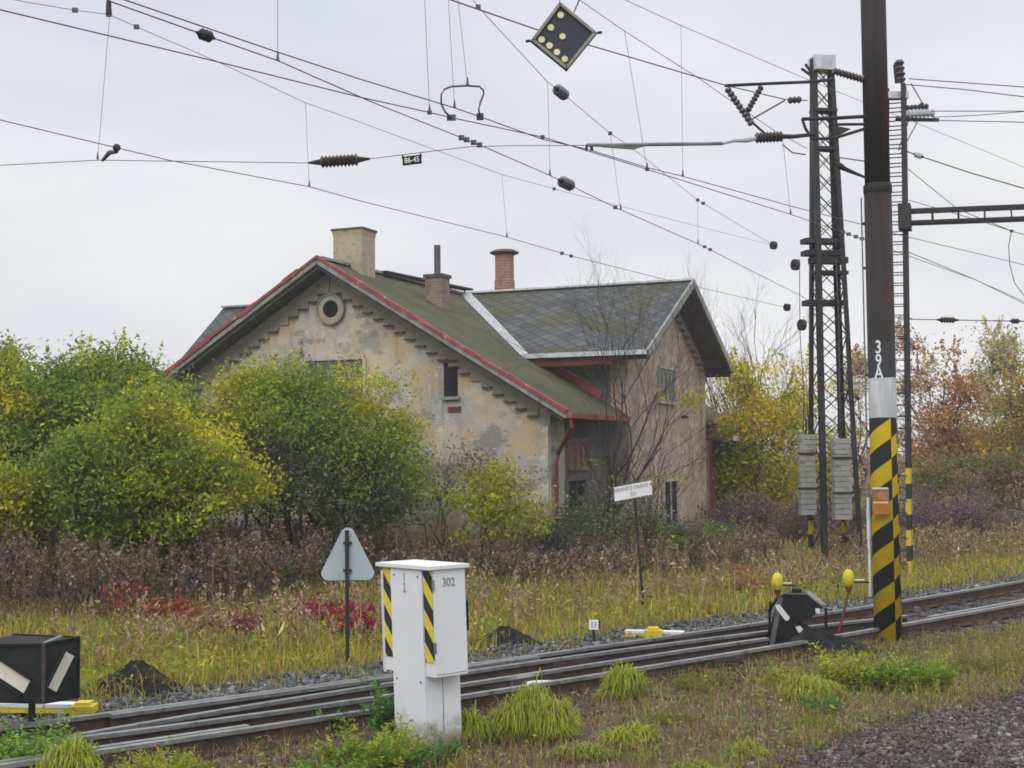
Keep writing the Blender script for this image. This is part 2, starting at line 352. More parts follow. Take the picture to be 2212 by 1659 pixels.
# ------------------------------------------------------------------ ground
def sheet(name, pts, z, mat, kind='structure'):
    V = [(p[0], p[1], z) for p in pts]; o = link_mesh(name, V, [list(range(len(V)))], mat); o['kind'] = kind; return o
def mat_ground():
    s = NT('autumn_ground'); v = s.obj(); a = s.noise(.5, 6, v, .7); b = s.noise(3.5, 6, v, .7)
    c = s.mix(s.step(a, .42, .6), (.13, .105, .05), (.10, .075, .045)); c = s.mix(s.step(b, .5, .65), c, (.16, .125, .06)); c = s.mix(s.step(s.noise(14, 4, v), .55, .68), c, (.055, .05, .035))
    s.bump(b, .6, .05); return s.done(c, 1, 0, .1)
def mat_bed():
    s = NT('track_ballast'); v = s.obj(); vo = s.n('TexVoronoi'); vo.inputs['Scale'].default_value = 16; s.L(v, vo.inputs['Vector'])
    c = s.mix(vo.outputs['Color'], (.075, .072, .07), (.17, .17, .175)); c = s.mix(s.step(s.noise(.9, 6, v), .45, .62), c, (.07, .055, .045))
    c = s.mix(s.step(vo.outputs['Distance'], .45, .7), c, (.03, .028, .027)); s.bump(s.math('MULTIPLY', vo.outputs['Distance'], -1), 1, .03); return s.done(c, .95, 0, .15)
def mat_verge():
    s = NT('verge_soil'); v = s.obj(); a = s.noise(.9, 6, v, .7); b = s.noise(9, 6, v, .75)
    c = s.mix(s.step(a, .42, .6), (.115, .082, .058), (.085, .072, .05)); c = s.mix(s.step(b, .5, .62), c, (.16, .13, .105)); c = s.mix(s.step(s.noise(22, 4, v), .56, .66), c, (.045, .038, .033))
    s.bump(b, .8, .04); return s.done(c, 1, 0, .1)
M['ground'] = mat_ground(); M['bed'] = mat_bed(); M['verge'] = mat_verge()
sheet('ground', [(-900, -40), (900, -40), (900, 1500), (-900, 1500)], 0.0, M['ground'])

# ------------------------------------------------------------------ track
RZ = .202
def on_rail(px): return [tuple(atz(x, y, RZ)[:2]) for x, y in px]
RA = on_rail([(0, 1568), (64, 1561), (195, 1546.6), (293, 1531), (432, 1515), (603.6, 1490), (818, 1462), (1007.7, 1430.6), (1171.7, 1407), (1408, 1374), (1497.6, 1366.8), (1655.8, 1345.7), (1784, 1325), (1889, 1307), (1960, 1295.6), (2212, 1251.7)])
def smooth_line(pts, deg=2, lo=None, hi=None, n=60, shift=0.0):
    P = np.array(pts); d0 = np.array([.715, .699]); n0 = np.array([-.699, .715])
    t = P @ d0; s = P @ n0; k = np.polyfit(t, s, deg)
    T = np.linspace(t.min() if lo is None else lo, t.max() if hi is None else hi, n)
    S = np.polyval(k, T); dS = np.polyval(np.polyder(k), T)
    X = T[:, None] * d0 + S[:, None] * n0
    N = (-dS[:, None] * d0 + n0); N /= np.linalg.norm(N, axis=1)[:, None]
    return X + shift * N
LA = smooth_line(RA, 2, -1.5, 60); LE = smooth_line(RA, 2, -1.5, 60, shift=-1.505)
RB = on_rail([(101, 1594), (389, 1550), (517, 1528.6), (690, 1496), (840, 1475), (1007, 1448), (1171, 1426.7), (1408, 1391.5), (1515, 1379), (1656, 1363), (1788, 1349.4), (1889, 1336.7), (1950, 1328)])
RCc = on_rail([(101, 1599), (389, 1565), (603, 1533), (840, 1499.6), (990, 1477.5), (1171, 1448), (1308, 1430), (1548, 1393), (1656, 1377)])
_ta = lambda p: float(np.dot(p, (.715, .699)))
LB = smooth_line(RB, 3); LC = smooth_line(RCc, 3)
tA = lambda x, y: _ta(atz(x, y, RZ)[:2])
LCHK = smooth_line(RA, 2, tA(250, 1545), tA(1150, 1415), shift=-.105); LD = smooth_line(RA, 2, tA(60, 1650), tA(569, 1564), shift=-1.505 + .115)
LB2 = smooth_line(RA, 2, tA(1960, 1328), tA(2500, 1230), shift=-1.36); LOUT = smooth_line(RB[:3], 1, tA(-160, 1645), tA(101, 1594))
LIN = smooth_line(RCc[:3], 1, tA(-160, 1625), tA(101, 1599))

track = thing('railway_track', (0.3, 16.6, 0), 'railway track with a switch whose rusty rails curve off to the right', 'railway track')
RH = .172
def rail(line, name='rail'):
    prof_head = [(-.036, RH - .036), (.036, RH - .036), (.036, RH), (-.036, RH)]
    prof_side = [(-.07, .0), (.07, .0), (.07, .014), (.012, .034), (.010, RH - .042), (.034, RH - .037), (-.034, RH - .037), (-.010, RH - .042), (-.012, .034), (-.07, .014)]
    line = np.array(line); d = np.gradient(line, axis=0); d /= np.linalg.norm(d, axis=1)[:, None]; N = np.stack([-d[:, 1], d[:, 0]], 1)
    def sweep(prof, z0):
        m = MB(); k = len(prof); V = []
        for p, nn in zip(line, N):
            for a, z in prof: V.append((p[0] + nn[0] * a, p[1] + nn[1] * a, z + z0))
        F = [[i * k + j, i * k + (j + 1) % k, (i + 1) * k + (j + 1) % k, (i + 1) * k + j] for i in range(len(line) - 1) for j in range(k)]
        F += [list(range(k))[::-1], [(len(line) - 1) * k + j for j in range(k)]]
        return m.add(V, F)
    o = sweep(prof_side, .03).build(name, M['rail_side'], track); h = sweep(prof_head, .03).build('rail_head', M['rail_top'], o); return o
for l in (LA, LE, LB, LC): rail(l)
for l, fr in ((LA, .135), (LE, .12), (LA, .26), (LE, .245), (LB, .5), (LC, .55)):
    q_ = np.array(l)[int(len(l) * fr)]; q2_ = np.array(l)[int(len(l) * fr) + 1]; d_ = (q2_ - q_) / np.linalg.norm(q2_ - q_); n_ = np.array([-d_[1], d_[0]])
    for sd__ in (-1, 1):
        fm_ = MB().box((*(q_ + n_ * sd__ * .034), .115), (.56, .03, .085), ((*d_, 0), (*n_, 0), Z))
        for e_ in (-.2, -.07, .07, .2): fm_.box((*(q_ + d_ * e_ + n_ * sd__ * .056), .115), (.035, .03, .035), ((*d_, 0), (*n_, 0), Z))
        fm_.build('fishplate', M['rail_side'], track)
for l in (LCHK, LD): rail(l, 'check_rail')
for l in (LB2, LOUT, LIN): rail(l)
mid = smooth_line(RA, 2, -1, 34, n=58, shift=-.75); rs = random.Random(3)
for i in range(len(mid) - 1):
    p = mid[i]; d = mid[i + 1] - mid[i]; d = d / np.linalg.norm(d); nn = np.array([-d[1], d[0]]); a = rs.uniform(-.03, .03)
    ax = np.array([[d[0], d[1], 0], [nn[0], nn[1], 0], [0, 0, 1]]); ctr = p + nn * rs.uniform(-.25, -.05)
    LAST = MB().box((ctr[0], ctr[1], -.04), (.24 + a * .3, 2.55 + rs.uniform(-.1, .35), .13), ax).build('sleeper', M['timber'], track)
    for off_ in (.75, -.755):
        q_ = p + nn * off_; cm = MB().box((q_[0], q_[1], .036), (.15, .34, .02), ax)
        for sd__ in (-.095, .095): cm.box((q_[0] + nn[0] * sd__, q_[1] + nn[1] * sd__, .062), (.07, .05, .045), ax)
        cm.build('rail_chair', M['rail_side'], LAST)
bedl = smooth_line(RA, 2, -6, 90, shift=1.75); bedr = smooth_line(RA, 2, -6, 90, shift=-2.35)
sheet('trackbed', [(*p,) for p in bedl] + [(*p,) for p in bedr[::-1]], .008, M['bed'])
near = smooth_line(RA, 2, -6, 90, shift=-2.34); far_n = smooth_line(RA, 2, -6, 90, shift=-11)
sheet('verge', [(*p,) for p in near] + [(*p,) for p in far_n[::-1]], .004, M['verge'])
sheet('gravel_bed', [tuple(atz(x, y)[:2]) for x, y in ((1320, 1900), (1560, 1690), (1700, 1625), (1850, 1560), (2000, 1518), (2300, 1440), (2900, 1420), (2900, 1900))], .012, M['bed'])

# ------------------------------------------------------------------ station house
YAW = .391; D1 = np.array([math.sin(YAW), math.cos(YAW), 0]); D2 = np.array([math.cos(YAW), -math.sin(YAW), 0]); Z = np.array([0, 0, 1.])
HO = np.array([-4.436, 31.664, 0])
R_, W_, EZ, U_, S_, EW, VR, VL, SN = 7.06, 6.05, 3.383, 8.1, 4.19, 4.963, 6.692, 8.06, 4.30
def P(u, v, z): return HO + u * D1 + v * D2 + z * Z
zm = lambda v: R_ - (R_ - EZ) / W_ * abs(v)
zw = lambda u: R_ - (R_ - EW) / S_ * abs(u - U_)
house = thing('railway_house', P(U_, 0, 0), 'derelict two storey railway house with stained plaster walls and slate gable roofs', 'house')
UF = .62; WM = W_ - .62; LM = 16.0; WS = S_ - .62; TH = .14
VRW = VR - .72; VLW = VL - .72
# walls: solid gabled bodies
def gable_body(poly, d): return MB().prism(poly, d)
gable_body([P(UF, -WM, -.3), P(UF, WM, -.3), P(UF, WM, zm(WM) - TH), P(UF, 0, R_ - TH), P(UF, -WM, zm(WM) - TH)], D1 * (LM - 2 * UF)).build('main_wall', M['plaster'], house)
gable_body([P(U_ - WS, 0, -.3), P(U_ + WS, 0, -.3), P(U_ + WS, 0, zw(U_ + WS) - TH - .02), P(U_, 0, R_ - TH - .02), P(U_ - WS, 0, zw(U_ - WS) - TH - .02)], D2 * VRW).build('wing_wall', M['plaster_peel'], house)
SL_, WL_ = 3.5, 2.9; zl = lambda u: R_ - .78 * abs(u - U_)
gable_body([P(U_ - WL_, -VLW, -.3), P(U_ + WL_, -VLW, -.3), P(U_ + WL_, -VLW, zl(U_ + WL_) - TH - .06), P(U_, -VLW, R_ - TH - .06), P(U_ - WL_, -VLW, zl(U_ - WL_) - TH - .06)], D2 * (VLW - .01)).build('wing_wall', M['plaster_peel'], house)
M['shaded_plaster'] = worn('eave_shade_plaster', (.16, .155, .135), (.105, .105, .095), 1.1, .95, 0, (.20, .15, .11), bump=.5, sc3=3)  # darker plaster for thin wall skins: shade under the eaves put into the colour
MB().prism([P(UF + .9, WM + .003, -.2), P(U_ - WS, WM + .003, -.2), P(U_ - WS, WM + .003, zm(WM) - TH), P(UF + .9, WM + .003, zm(WM) - TH)], D2 * .006).build('side_wall_shade', M['shaded_plaster'], house)
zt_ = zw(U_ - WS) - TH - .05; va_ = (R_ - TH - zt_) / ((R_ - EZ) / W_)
MB().prism([P(U_ - WS - .003, va_, zt_), P(U_ - WS - .003, VRW - .45, zm(VRW - .45) - TH - .02), P(U_ - WS - .003, VRW - .45, zt_)], -D1 * .006).build('wing_front_shade', M['shaded_plaster'], house)
def slab(name, uvs, zf, mat, th=TH, sgn=1, horiz=False):
    top = [P(u, v, zf(u, v)) for u, v in uvs]; n = np.cross(top[1] - top[0], top[2] - top[0]); n /= np.linalg.norm(n); n = n if n[2] > 0 else -n
    m = MB().prism(top, -n * th); o = m.build(name, mat, house)
    eu = D2 if horiz else D1; es = np.cross(n, eu); es /= np.linalg.norm(es)
    uvl = o.data.uv_layers.new(name='UVMap'); org = ORG[house]
    for lp in o.data.loops:
        q = np.array(o.data.vertices[lp.vertex_index].co); uvl.data[lp.index].uv = (float(q @ eu), float(q @ es))
    return o
vJ = (R_ - zw(U_ - SN)) / ((R_ - EZ) / W_); uw = U_ - WS
vuw = vJ * (uw - U_) / (-SN)
fm = lambda u, v: zm(v); fw = lambda u, v: zw(u)
main_roof = slab('main_roof', [(0, 0), (U_, 0), (uw, vuw), (uw, W_), (0, W_)], fm, M['moss'])
slab('main_roof', [(0, 0), (0, -W_), (uw, -W_), (uw, -vuw), (U_, 0)], fm, M['moss'])
slab('main_roof', [(U_, 0), (LM, 0), (LM, W_), (2 * U_ - uw, W_), (2 * U_ - uw, vuw)], fm, M['moss'])
slab('main_roof', [(U_, 0), (2 * U_ - uw, -vuw), (2 * U_ - uw, -W_), (LM, -W_), (LM, 0)], fm, M['moss'])
vf = lambda k: vJ * k
slab('wing_roof', [(U_, .02), (U_ - SN, vJ), (U_ - SN, VR), (U_, VR)], lambda u, v: zw(u) + .012, M['slate'], horiz=True)
slab('wing_roof', [(U_, .02), (U_, VR), (U_ + S_, VR), (U_ + S_, vJ * S_ / SN)], lambda u, v: zw(u) + .012, M['slate'], horiz=True)
vL = .78 * SL_ / ((R_ - EZ) / W_)
slab('wing_roof', [(U_, -.02), (U_, -VL), (U_ - SL_, -VL), (U_ - SL_, -vL)], lambda u, v: zl(u) + .012, M['slate'], horiz=True)
slab('wing_roof', [(U_, -.02), (U_ + SL_, -vL), (U_ + SL_, -VL), (U_, -VL)], lambda u, v: zl(u) + .012, M['slate'], horiz=True)
# ridges, valleys, verges
def strip(name, a, b, w, h, mat, up=(0, 0, 1), lift=.0): return MB().bar(a + Z * lift, b + Z * lift, w, h, up).build(name, mat, house)
strip('ridge_cap', P(U_, .2, R_ + .05), P(U_, VR + .01, R_ + .05), .22, .05, M['zinc'])
strip('ridge_cap', P(.05, 0, R_ + .03), P(U_, 0, R_ + .03), .18, .06, M['fascia'])
strip('ridge_cap', P(U_, -.2, R_ + .05), P(U_, -VL, R_ + .05), .22, .05, M['fascia'])
va, vb = P(U_ - .15, .12, R_ + .03), P(U_ - SN + .02, vJ - .02, zw(U_ - SN) + .045)
strip('valley_flashing', va, vb, .26, .025, M['old_zinc'], up=(-.2, -.35, .9))
# wing verge boards and eaves
for a, b in ((P(U_, VR, R_ + .03), P(U_ - SN, VR, zw(U_ - SN) + .03)), (P(U_, VR, R_ + .03), P(U_ + S_, VR, EW + .03))):
    strip('verge_board', a - Z * .07, b - Z * .07, .05, .20, M['fascia'])
strip('gutter', P(U_ - SN - .04, vJ, zw(U_ - SN) - .0), P(U_ - SN - .04, VR, zw(U_ - SN) - .0), .13, .11, M['zinc'])
strip('eaves_board', P(U_ - SN + .05, vJ + .1, zw(U_ - SN) - .17), P(U_ - SN + .05, VR - .9, zw(U_ - SN) - .17), .04, .18, M['dark_red'])
strip('eaves_board', P(U_ + S_ - .04, VR - .05, EW - .16), P(U_ + S_ - .04, vJ, EW - .16), .05, .14, M['dark_red'])
# front rake: broken red trim over a grey board, patched in lengths
for sg in (-1, 1):
    m = MB(); g = MB(); rr = random.Random(5 + sg); v = 0.0
    n_r = np.array([0, 0, 1.])
    while v < W_ - .05:
        L = min(rr.uniform(.35, .9), W_ - v); v2 = v + L; dz = rr.uniform(-.012, .012)
        m.bar(P(-.03, sg * v, zm(v) + .035 + dz), P(-.03, sg * v2, zm(v2) + .035 + dz), .10 + rr.uniform(-.02, .03), .075 + rr.uniform(-.025, .03)); v = v2
    m.build('rake_trim', M['red_paint'], house)
    g.bar(P(-.02, 0, R_ - .07), P(-.02, sg * W_, EZ - .07), .05, .10).build('bargeboard', M['fascia'], house)
    MB().bar(P(.32, 0, R_ - TH - .06), P(.32, sg * (W_ - .1), zm(W_ - .1) - TH - .06), .58, .05).build('soffit', M['soffit'], house)
MB().bar(P(-.05, W_ + .05, EZ - .05), P(uw - .55, W_ + .05, EZ - .05), .13, .11).build('gutter', M['red_paint'], house)
MB().bar(P(uw - .05, vuw + .5, zm(vuw + .5) + .08), P(uw - .05, W_ - .75, zm(W_ - .75) + .08), .06, .16).build('wall_flashing', M['red_paint'], house)
# stepped brick corbels under the front rake
M['step_edge'] = worn('dark_step_edge', (.075, .07, .06), (.12, .11, .09), 3, .95)  # dark strip colour along the lower edge of each corbel step
M['corbel'] = worn('corbel_plaster', (.34, .30, .225), (.25, .23, .185), 1.3, .95, 0, (.16, .15, .125), lo=.3, hi=.7)
for sg in (-1, 1):
    st = .27; bl = MB(); prof = [(.05, R_ - TH - .09)]; lower = []
    for k in range(0, int(WM / st)):
        v0, v1 = k * st + .05, (k + 1) * st + .05
        if v1 > WM - .1: break
        zb = zm(v0) - TH - .60; lower += [(v0, zb), (v1, zb)]
    poly = [P(UF - .045, sg * .003, R_ - TH - .08)] + [P(UF - .045, sg * v, z) for v, z in lower] + [P(UF - .045, sg * lower[-1][0], zm(lower[-1][0]) - TH - .08)]
    co = MB().prism(poly, D1 * .05).build('brick_corbel', M['corbel'], house)
    rr = random.Random(17 + sg)
    for q in range(0, len(lower), 2):
        (v0, z), (v1, _) = lower[q], lower[q + 1]
        if rr.random() < .12: continue
        MB().box(P(UF - .07, sg * (v0 + v1) / 2, z + .016), (st * rr.uniform(.85, 1.02), .075, .032), (D2, D1, Z)).build('drip_course', M['step_edge'], co)
# corner pilaster on the right of the front
MB().box(P(UF - .03, WM - .42, 1.45), (.80, .10, 3.4), (D2, D1, Z)).build('corner_pilaster', M['plaster'], house)
# openings on the front gable
nF = -D1; oF = P(UF, 0, 0)
def uv_front(x, y): q = onplane(x, y, oF, nF) - HO; return float(q @ D2), float(q[2])
def opening(face, c, w_, h_, mat, frame=None, depth=.06):   # face: (origin fn giving point for (a,z), along, out)
    fn, al, outn = face
    return MB().box(fn(c[0], c[1]) + outn * .012, (w_, .05, h_), (al, -outn, Z))
front = (lambda a, z: P(UF, a, z), D2, -D1)
v0, z0 = uv_front(662, 781); v1, z1 = uv_front(785, 778); zc = z0
win = opening(front, ((v0 + v1) / 2, zc - .75), v1 - v0, 1.5, None).build('window', worn('blind_boards', (.085, .10, .105), (.125, .14, .14), 3, .9, 0, (.10, .11, .11), vscale=(6, 6, .6)), house)
for a_, b_ in (((v0 - .05, zc + .05), (v1 + .05, zc + .05)),): MB().bar(P(UF - .03, a_[0], a_[1]), P(UF - .03, b_[0], b_[1]), .09, .10).build('window_frame', M['plaster'], win)
for a_ in (v0 - .04, v1 + .04): MB().bar(P(UF - .03, a_, zc), P(UF - .03, a_, zc - 1.5), .08, .09).build('window_frame', M['plaster'], win)
v0, z0 = uv_front(960, 784); v1, z1 = uv_front(989, 856)
win = opening(front, ((v0 + v1) / 2, (z0 + z1) / 2), v1 - v0, z0 - z1, None).build('window', M['dark_opening'], house)
MB().bar(P(UF - .03, v0 - .04, z0 + .03), P(UF - .03, v1 + .04, z0 + .03), .08, .06).build('lintel', M['dark_red'], win)
MB().bar(P(UF - .04, v0 - .06, z1 - .04), P(UF - .04, v1 + .06, z1 - .04), .12, .07).build('window_sill', M['fascia'], win)
for k in (1, 2, 3): MB().bar(P(UF - .02, v0 + (v1 - v0) * k / 4, z0), P(UF - .02, v0 + (v1 - v0) * k / 4, z1), .018, .02).build('window_bar', M['dark_steel'], win)
v0, z0 = uv_front(969, 880); v1, z1 = uv_front(996, 888)
opening(front, ((v0 + v1) / 2, (z0 + z1) / 2), v1 - v0, .12, None).build('vent_slot', M['dark_red'], house)
vo, zo = uv_front(717, 668)
def disc(c, ax, ay, r0, r1, th, n=40):      # ring
    m = MB(); az = np.cross(ax, ay); V = []; F = []
    for k in range(n):
        a = 2 * math.pi * k / n; d = math.cos(a) * ax + math.sin(a) * ay
        V += [c + d * r0, c + d * r1, c + d * r1 + az * th, c + d * r0 + az * th]
    for k in range(n):
        i, j = 4 * k, 4 * ((k + 1) % n); F += [(i + q, i + (q + 1) % 4, j + (q + 1) % 4, j + q) for q in range(4)]
    return m.add(V, F)
oc = MB().prism([P(UF - .02, vo, zo) + .215 * math.cos(a) * D2 + .25 * math.sin(a) * Z for a in np.linspace(0, 2 * math.pi, 33)[:-1]], -D1 * .01).build('round_window', M['dark_opening'], house)
disc(P(UF + .02, vo, zo), D2, Z, .205, .33, .09).build('window_surround', worn('surround_plaster', (.40, .35, .27), (.33, .30, .24), 3, .95), oc)
disc(P(UF + .02, vo, zo), D2, Z, .325, .37, .12).build('surround_rim', worn('rim_plaster', (.20, .18, .14), (.28, .25, .2), 3, .95), oc)
# openings on the right hand wall and the wing gable
sideW = (lambda a, z: P(a, WM, z), D1, D2); wingW = (lambda a, z: P(a, VRW, z), D1, D2)
def uv_side(x, y, vv): q = onplane(x, y, P(0, vv, 0), D2) - HO; return float(q @ D1), float(q[2])
def barred(face, vv, px0, px1, mat, bars, sill=True, bmat=None, fr=True):
    u0, z0 = uv_side(*px0, vv); u1, z1 = uv_side(*px1, vv)
    wn = opening(face, ((u0 + u1) / 2, (z0 + z1) / 2), abs(u1 - u0), abs(z0 - z1), None).build('window', mat, house)
    fn, al, on = face
    if fr:
        for a_ in (u0, u1): MB().bar(fn(a_, z0) + on * .04, fn(a_, z1) + on * .04, .08, .07).build('window_frame', M['fascia'] if bmat is None else bmat, wn)
        for z_ in (z0, z1): MB().bar(fn(u0, z_) + on * .045, fn(u1, z_) + on * .045, .07, .07).build('window_frame', M['fascia'] if bmat is None else bmat, wn)
    for k in range(1, bars + 1):
        a_ = u0 + (u1 - u0) * k / (bars + 1); MB().bar(fn(a_, z0) + on * .05, fn(a_, z1) + on * .05, .05, .03).build('window_bar', M['white_dirty'] if bmat is None else bmat, wn)
    return wn
M['pane'] = worn('dusty_pane', (.10, .115, .11), (.17, .18, .17), 3, .3, 0, bump=0, spec=.5)
barred(wingW, VRW, (1420, 792), (1455, 872), M['pane'], 3, bmat=worn('weathered_sash', (.34, .34, .31), (.46, .46, .42), 5, .9))
barred(wingW, VRW, (1430, 1038), (1461, 1134), M['dark_opening'], 1, bmat=worn('flaked_sash', (.30, .29, .26), (.44, .43, .40), 6, .9))
barred(sideW, WM, (1222, 1036), (1262, 1105), M['dark_opening'], 1, bmat=worn('dark_sash', (.10, .09, .08), (.16, .14, .12), 6, .9))
barred(sideW, WM, (1226, 950), (1264, 1012), worn('red_shutter', (.22, .09, .07), (.30, .22, .17), 5, .9), 2, bmat=worn('grey_sash', (.16, .15, .13), (.22, .2, .18), 6, .9))
uq, zq = uv_side(1478, 900, VRW); MB().box(P(uq, VRW, zq) + D2 * .02, (.5, .04, .06), (D1, D2, Z)).build('wall_slot', M['dark_opening'], house)
MB().box(P(U_ + WS - .2, VRW + .03, 2.3), (.42, .06, 5.2), (D1, D2, Z)).build('corner_pilaster', M['plaster_peel'], house)
# stepped cornice of the wing gable
for sg in (-1, 1):
    lower = []
    for k in range(0, 12):
        a0, a1 = k * .34 + .05, (k + 1) * .34 + .05
        if a1 > WS: break
        zb = zw(U_ + a0) - TH - .52; lower += [(a0, zb), (a1, zb)]
    poly = [P(U_ + sg * .05, VRW - .005, R_ - TH - .08)] + [P(U_ + sg * a, VRW - .005, z) for a, z in lower] + [P(U_ + sg * lower[-1][0], VRW - .005, zw(U_ + lower[-1][0]) - TH - .08)]
    co = MB().prism(poly, D2 * .06).build('brick_corbel', M['corbel'], house)
    for q in range(0, len(lower), 2): MB().box(P(U_ + sg * (lower[q][0] + lower[q + 1][0]) / 2, VRW + .07, lower[q][1] + .025), (.33, .09, .05), (D1, D2, Z)).build('drip_course', M['step_edge'], co)
# soffit boarding under the wing verge
for sg, sl_ in ((-1, SN), (1, S_)):
    MB().bar(P(U_, VR - .36, R_ - TH - .05), P(U_ + sg * (sl_ - .1), VR - .36, zw(U_ + sg * (sl_ - .1)) - TH - .05), .70, .04).build('soffit', M['soffit'], house)
# rain pipes
MB().tube([P(.05, W_ + .05, EZ - .08), P(.05, W_ + .08, EZ - .28), P(UF + .2, WM + .1, EZ - .85), P(UF + .12, WM + .09, EZ - 1.1), P(UF + .12, WM + .09, .0)], .045, 8).build('downpipe', M['dark_red'], house)
MB().tube([P(U_ + WS + .12, VRW + .14, 3.05), P(U_ + WS + .12, VRW + .14, 0)], .065, 8).build('downpipe', M['dark_red'], house)
# low annex behind the wing
an0 = U_ + WS
slab('annex_roof', [(an0, 3.0), (an0, VR + .15), (an0 + 2.6, VR + .15), (an0 + 2.6, 3.0)], lambda u, v: 3.72 - .22 * (v - 3.0) - .02 * (u - an0), M['moss'], .1)
MB().bar(P(an0, VR + .2, 2.93), P(an0 + 2.7, VR + .2, 2.87), .12, .14).build('annex_gutter', M['zinc'], house)
MB().box(P(an0 + 1.2, 4.4, 1.35), (2.3, 3.4, 3.1), (D1, D2, Z)).build('annex_wall', M['brick_old'], house)
# chimneys
def chimney_block(name, px0, px1, ytop, ybase, u, v, size, mat, cap=None):
    c = P(u, v, 0); D = c[1]; zt = float(atd((px0 + px1) / 2, ytop, D)[2]); zb = zm(v) - .7
    m = MB().box((c[0], c[1], (zt + zb) / 2), (size[0], size[1], zt - zb), (D2, D1, Z)); o = m.build(name, mat, house); return o, c, zt
def find_uv(x, v_of_u, lo, hi):      # u on a roof line seen at photo column x
    for u in np.linspace(lo, hi, 400):
        p = P(u, v_of_u(u), 0); d = p - CO
        if PW / 2 + FPX * (d @ CR) / (d @ CF) > x: return u
    return hi
u = find_uv(768, lambda u: 0, 0, 8); ch, c, zt = chimney_block('chimney', 722, 812, 503, 590, u, 0, (.78, .66), M['chim_plaster'])
MB().hexa([c + sx * D2 * a + sy * D1 * b + Z * z for z, a, b in ((zt - .16, .385, .325), (zt + .02, .42, .36)) for sx, sy in ((-1, -1), (1, -1), (1, 1), (-1, 1))]).build('chimney_crown', M['chim_plaster'], ch)
MB().box(c + Z * (zt + .045), (.87, .75, .05), (D2, D1, Z)).build('chimney_cap', M['soffit'], ch)
uu = find_uv(949, lambda u: 1.25, 0, 9)
ch, c, zt = chimney_block('chimney', 925, 972, 600, 660, uu, 1.25, (.46, .46), M['brick_old'])
MB().box(c + Z * (zt + .03), (.54, .54, .08), (D2, D1, Z)).build('chimney_cap', M['soffit'], ch)
MB().tube([c + Z * zt, c + Z * (zt + .82)], .082, 12).build('flue_pipe', M['grey_dull'], ch)
# round stack seen above the wing ridge
cx_ = atd(1090, 600, 39.5); zt = float(atd(1090, 551, 39.5)[2])
ch = MB().tube([(cx_[0], cx_[1], 5.6), (cx_[0], cx_[1], zt - .75), (cx_[0], cx_[1], zt - .7), (cx_[0], cx_[1], zt)], [.30, .29, .27, .27], 12).build('chimney', M['brick'], house)
MB().tube([(cx_[0], cx_[1], zt), (cx_[0], cx_[1], zt + .05), (cx_[0], cx_[1], zt + .07), (cx_[0], cx_[1], zt + .14)], [.30, .42, .43, .30], 14).build('chimney_cap', M['cap_brown'], ch)
# sweep's walkway on the ridge
ua, ub = find_uv(822, lambda u: 0, 0, 9), find_uv(1012, lambda u: 0, 0, 14)
pa = atd(824, 587, P(ua, 0, 0)[1]); pb = atd(1012, 626, P(ub, 0, 0)[1])
wk = MB().bar(pa, pb, .30, .05).build('roof_walkway', M['dark_steel'], house)
m = MB()
for t in np.linspace(.05, .95, 6):
    q = pa + (pb - pa) * t; m.bar(q, q - Z * .35, .04)
m.build('walkway_bracket', M['dark_steel'], wk)

# ------------------------------------------------------------------ tubular mast beside the track
pb = atz(1919, 1388); PX, PY = pb[0], pb[1]
pole = thing('steel_mast', (PX, PY, 0), 'dark tubular steel mast with yellow and black striped foot and number 39A', 'mast')
zc = 5.95
MB().tube([(PX, PY, -.3), (PX, PY, zc)], .180, 40).build('lower_tube', M['pole'], pole, smooth=True)
MB().tube([(PX, PY, zc), (PX, PY, 9.6)], .166, 40).build('upper_tube', M['pole'], pole, smooth=True)
MB().tube([(PX, PY, zc - .01), (PX, PY, zc), (PX, PY, zc + .10), (PX, PY, zc + .12)], [.18, .187, .187, .167], 40).build('collar', M['pole'], pole, smooth=True)
vd = np.array([-PX, -PY, 0]); vd /= np.linalg.norm(vd); vr = np.array([-vd[1], vd[0], 0]); vr = vr if vr[0] > 0 else -vr
for ch_, z_ in (('3', 3.87), ('9', 3.69), ('A', 3.535)):
    ang = -.22; ax_ = vr * math.cos(ang) - vd * math.sin(ang) * 1; on = vd * math.cos(ang) + vr * math.sin(ang)
    text_mesh(ch_, .24, np.array([PX, PY, z_]) + on * .183, np.cross(Z, on), Z, M['sign_white'], pole, 'mast_number', .004, .72)
cp = np.array([PX, PY, 0]) - vr * .215
cable = MB().tube([cp + Z * 1.05, cp + Z * 5.9], .011, 6).build('earth_cable', M['grey_steel'], pole)
MB().tube([cp + Z * .6, cp + Z * 1.9], .020, 8).build('cable_sleeve', M['white_dirty'], pole)
MB().tube([cp + Z * 1.35, cp + Z * 1.75], .028, 8).build('cable_joint', M['white_paint'], pole)
for z_ in (2.55, 3.52, 4.95, 5.55): MB().bar(cp + Z * z_, cp + vr * .08 + Z * z_, .035, .03).build('cable_clip', M['dark_steel'], pole)
bx = np.array([PX, PY, 0]) + vd * .235 - vr * .055
box = MB().box(bx + Z * 1.86, (.215, .10, .34), (vr, -vd, Z)).build('warning_box', M['brown_box'], pole)
f0 = bx + vd * .052
MB().prism([f0 - vr * .10 + Z * 1.87, f0 + vr * .10 + Z * 1.87, f0 + vr * .005 + Z * 2.01], vd * .012).build('orange_triangle', M['orange_box'], box)
MB().box(f0 + Z * 1.775, (.21, .022, .17), (vr, -vd, Z)).build('orange_base', M['orange_box'], box)
MB().box(f0 + Z * 1.845 + vd * .004, (.19, .022, .03), (vr, -vd, Z)).build('pale_band', M['orange_light'], box)
MB().box(f0 + Z * 2.025, (.20, .02, .025), (vr, -vd, Z)).build('pale_top', M['cream'], box)

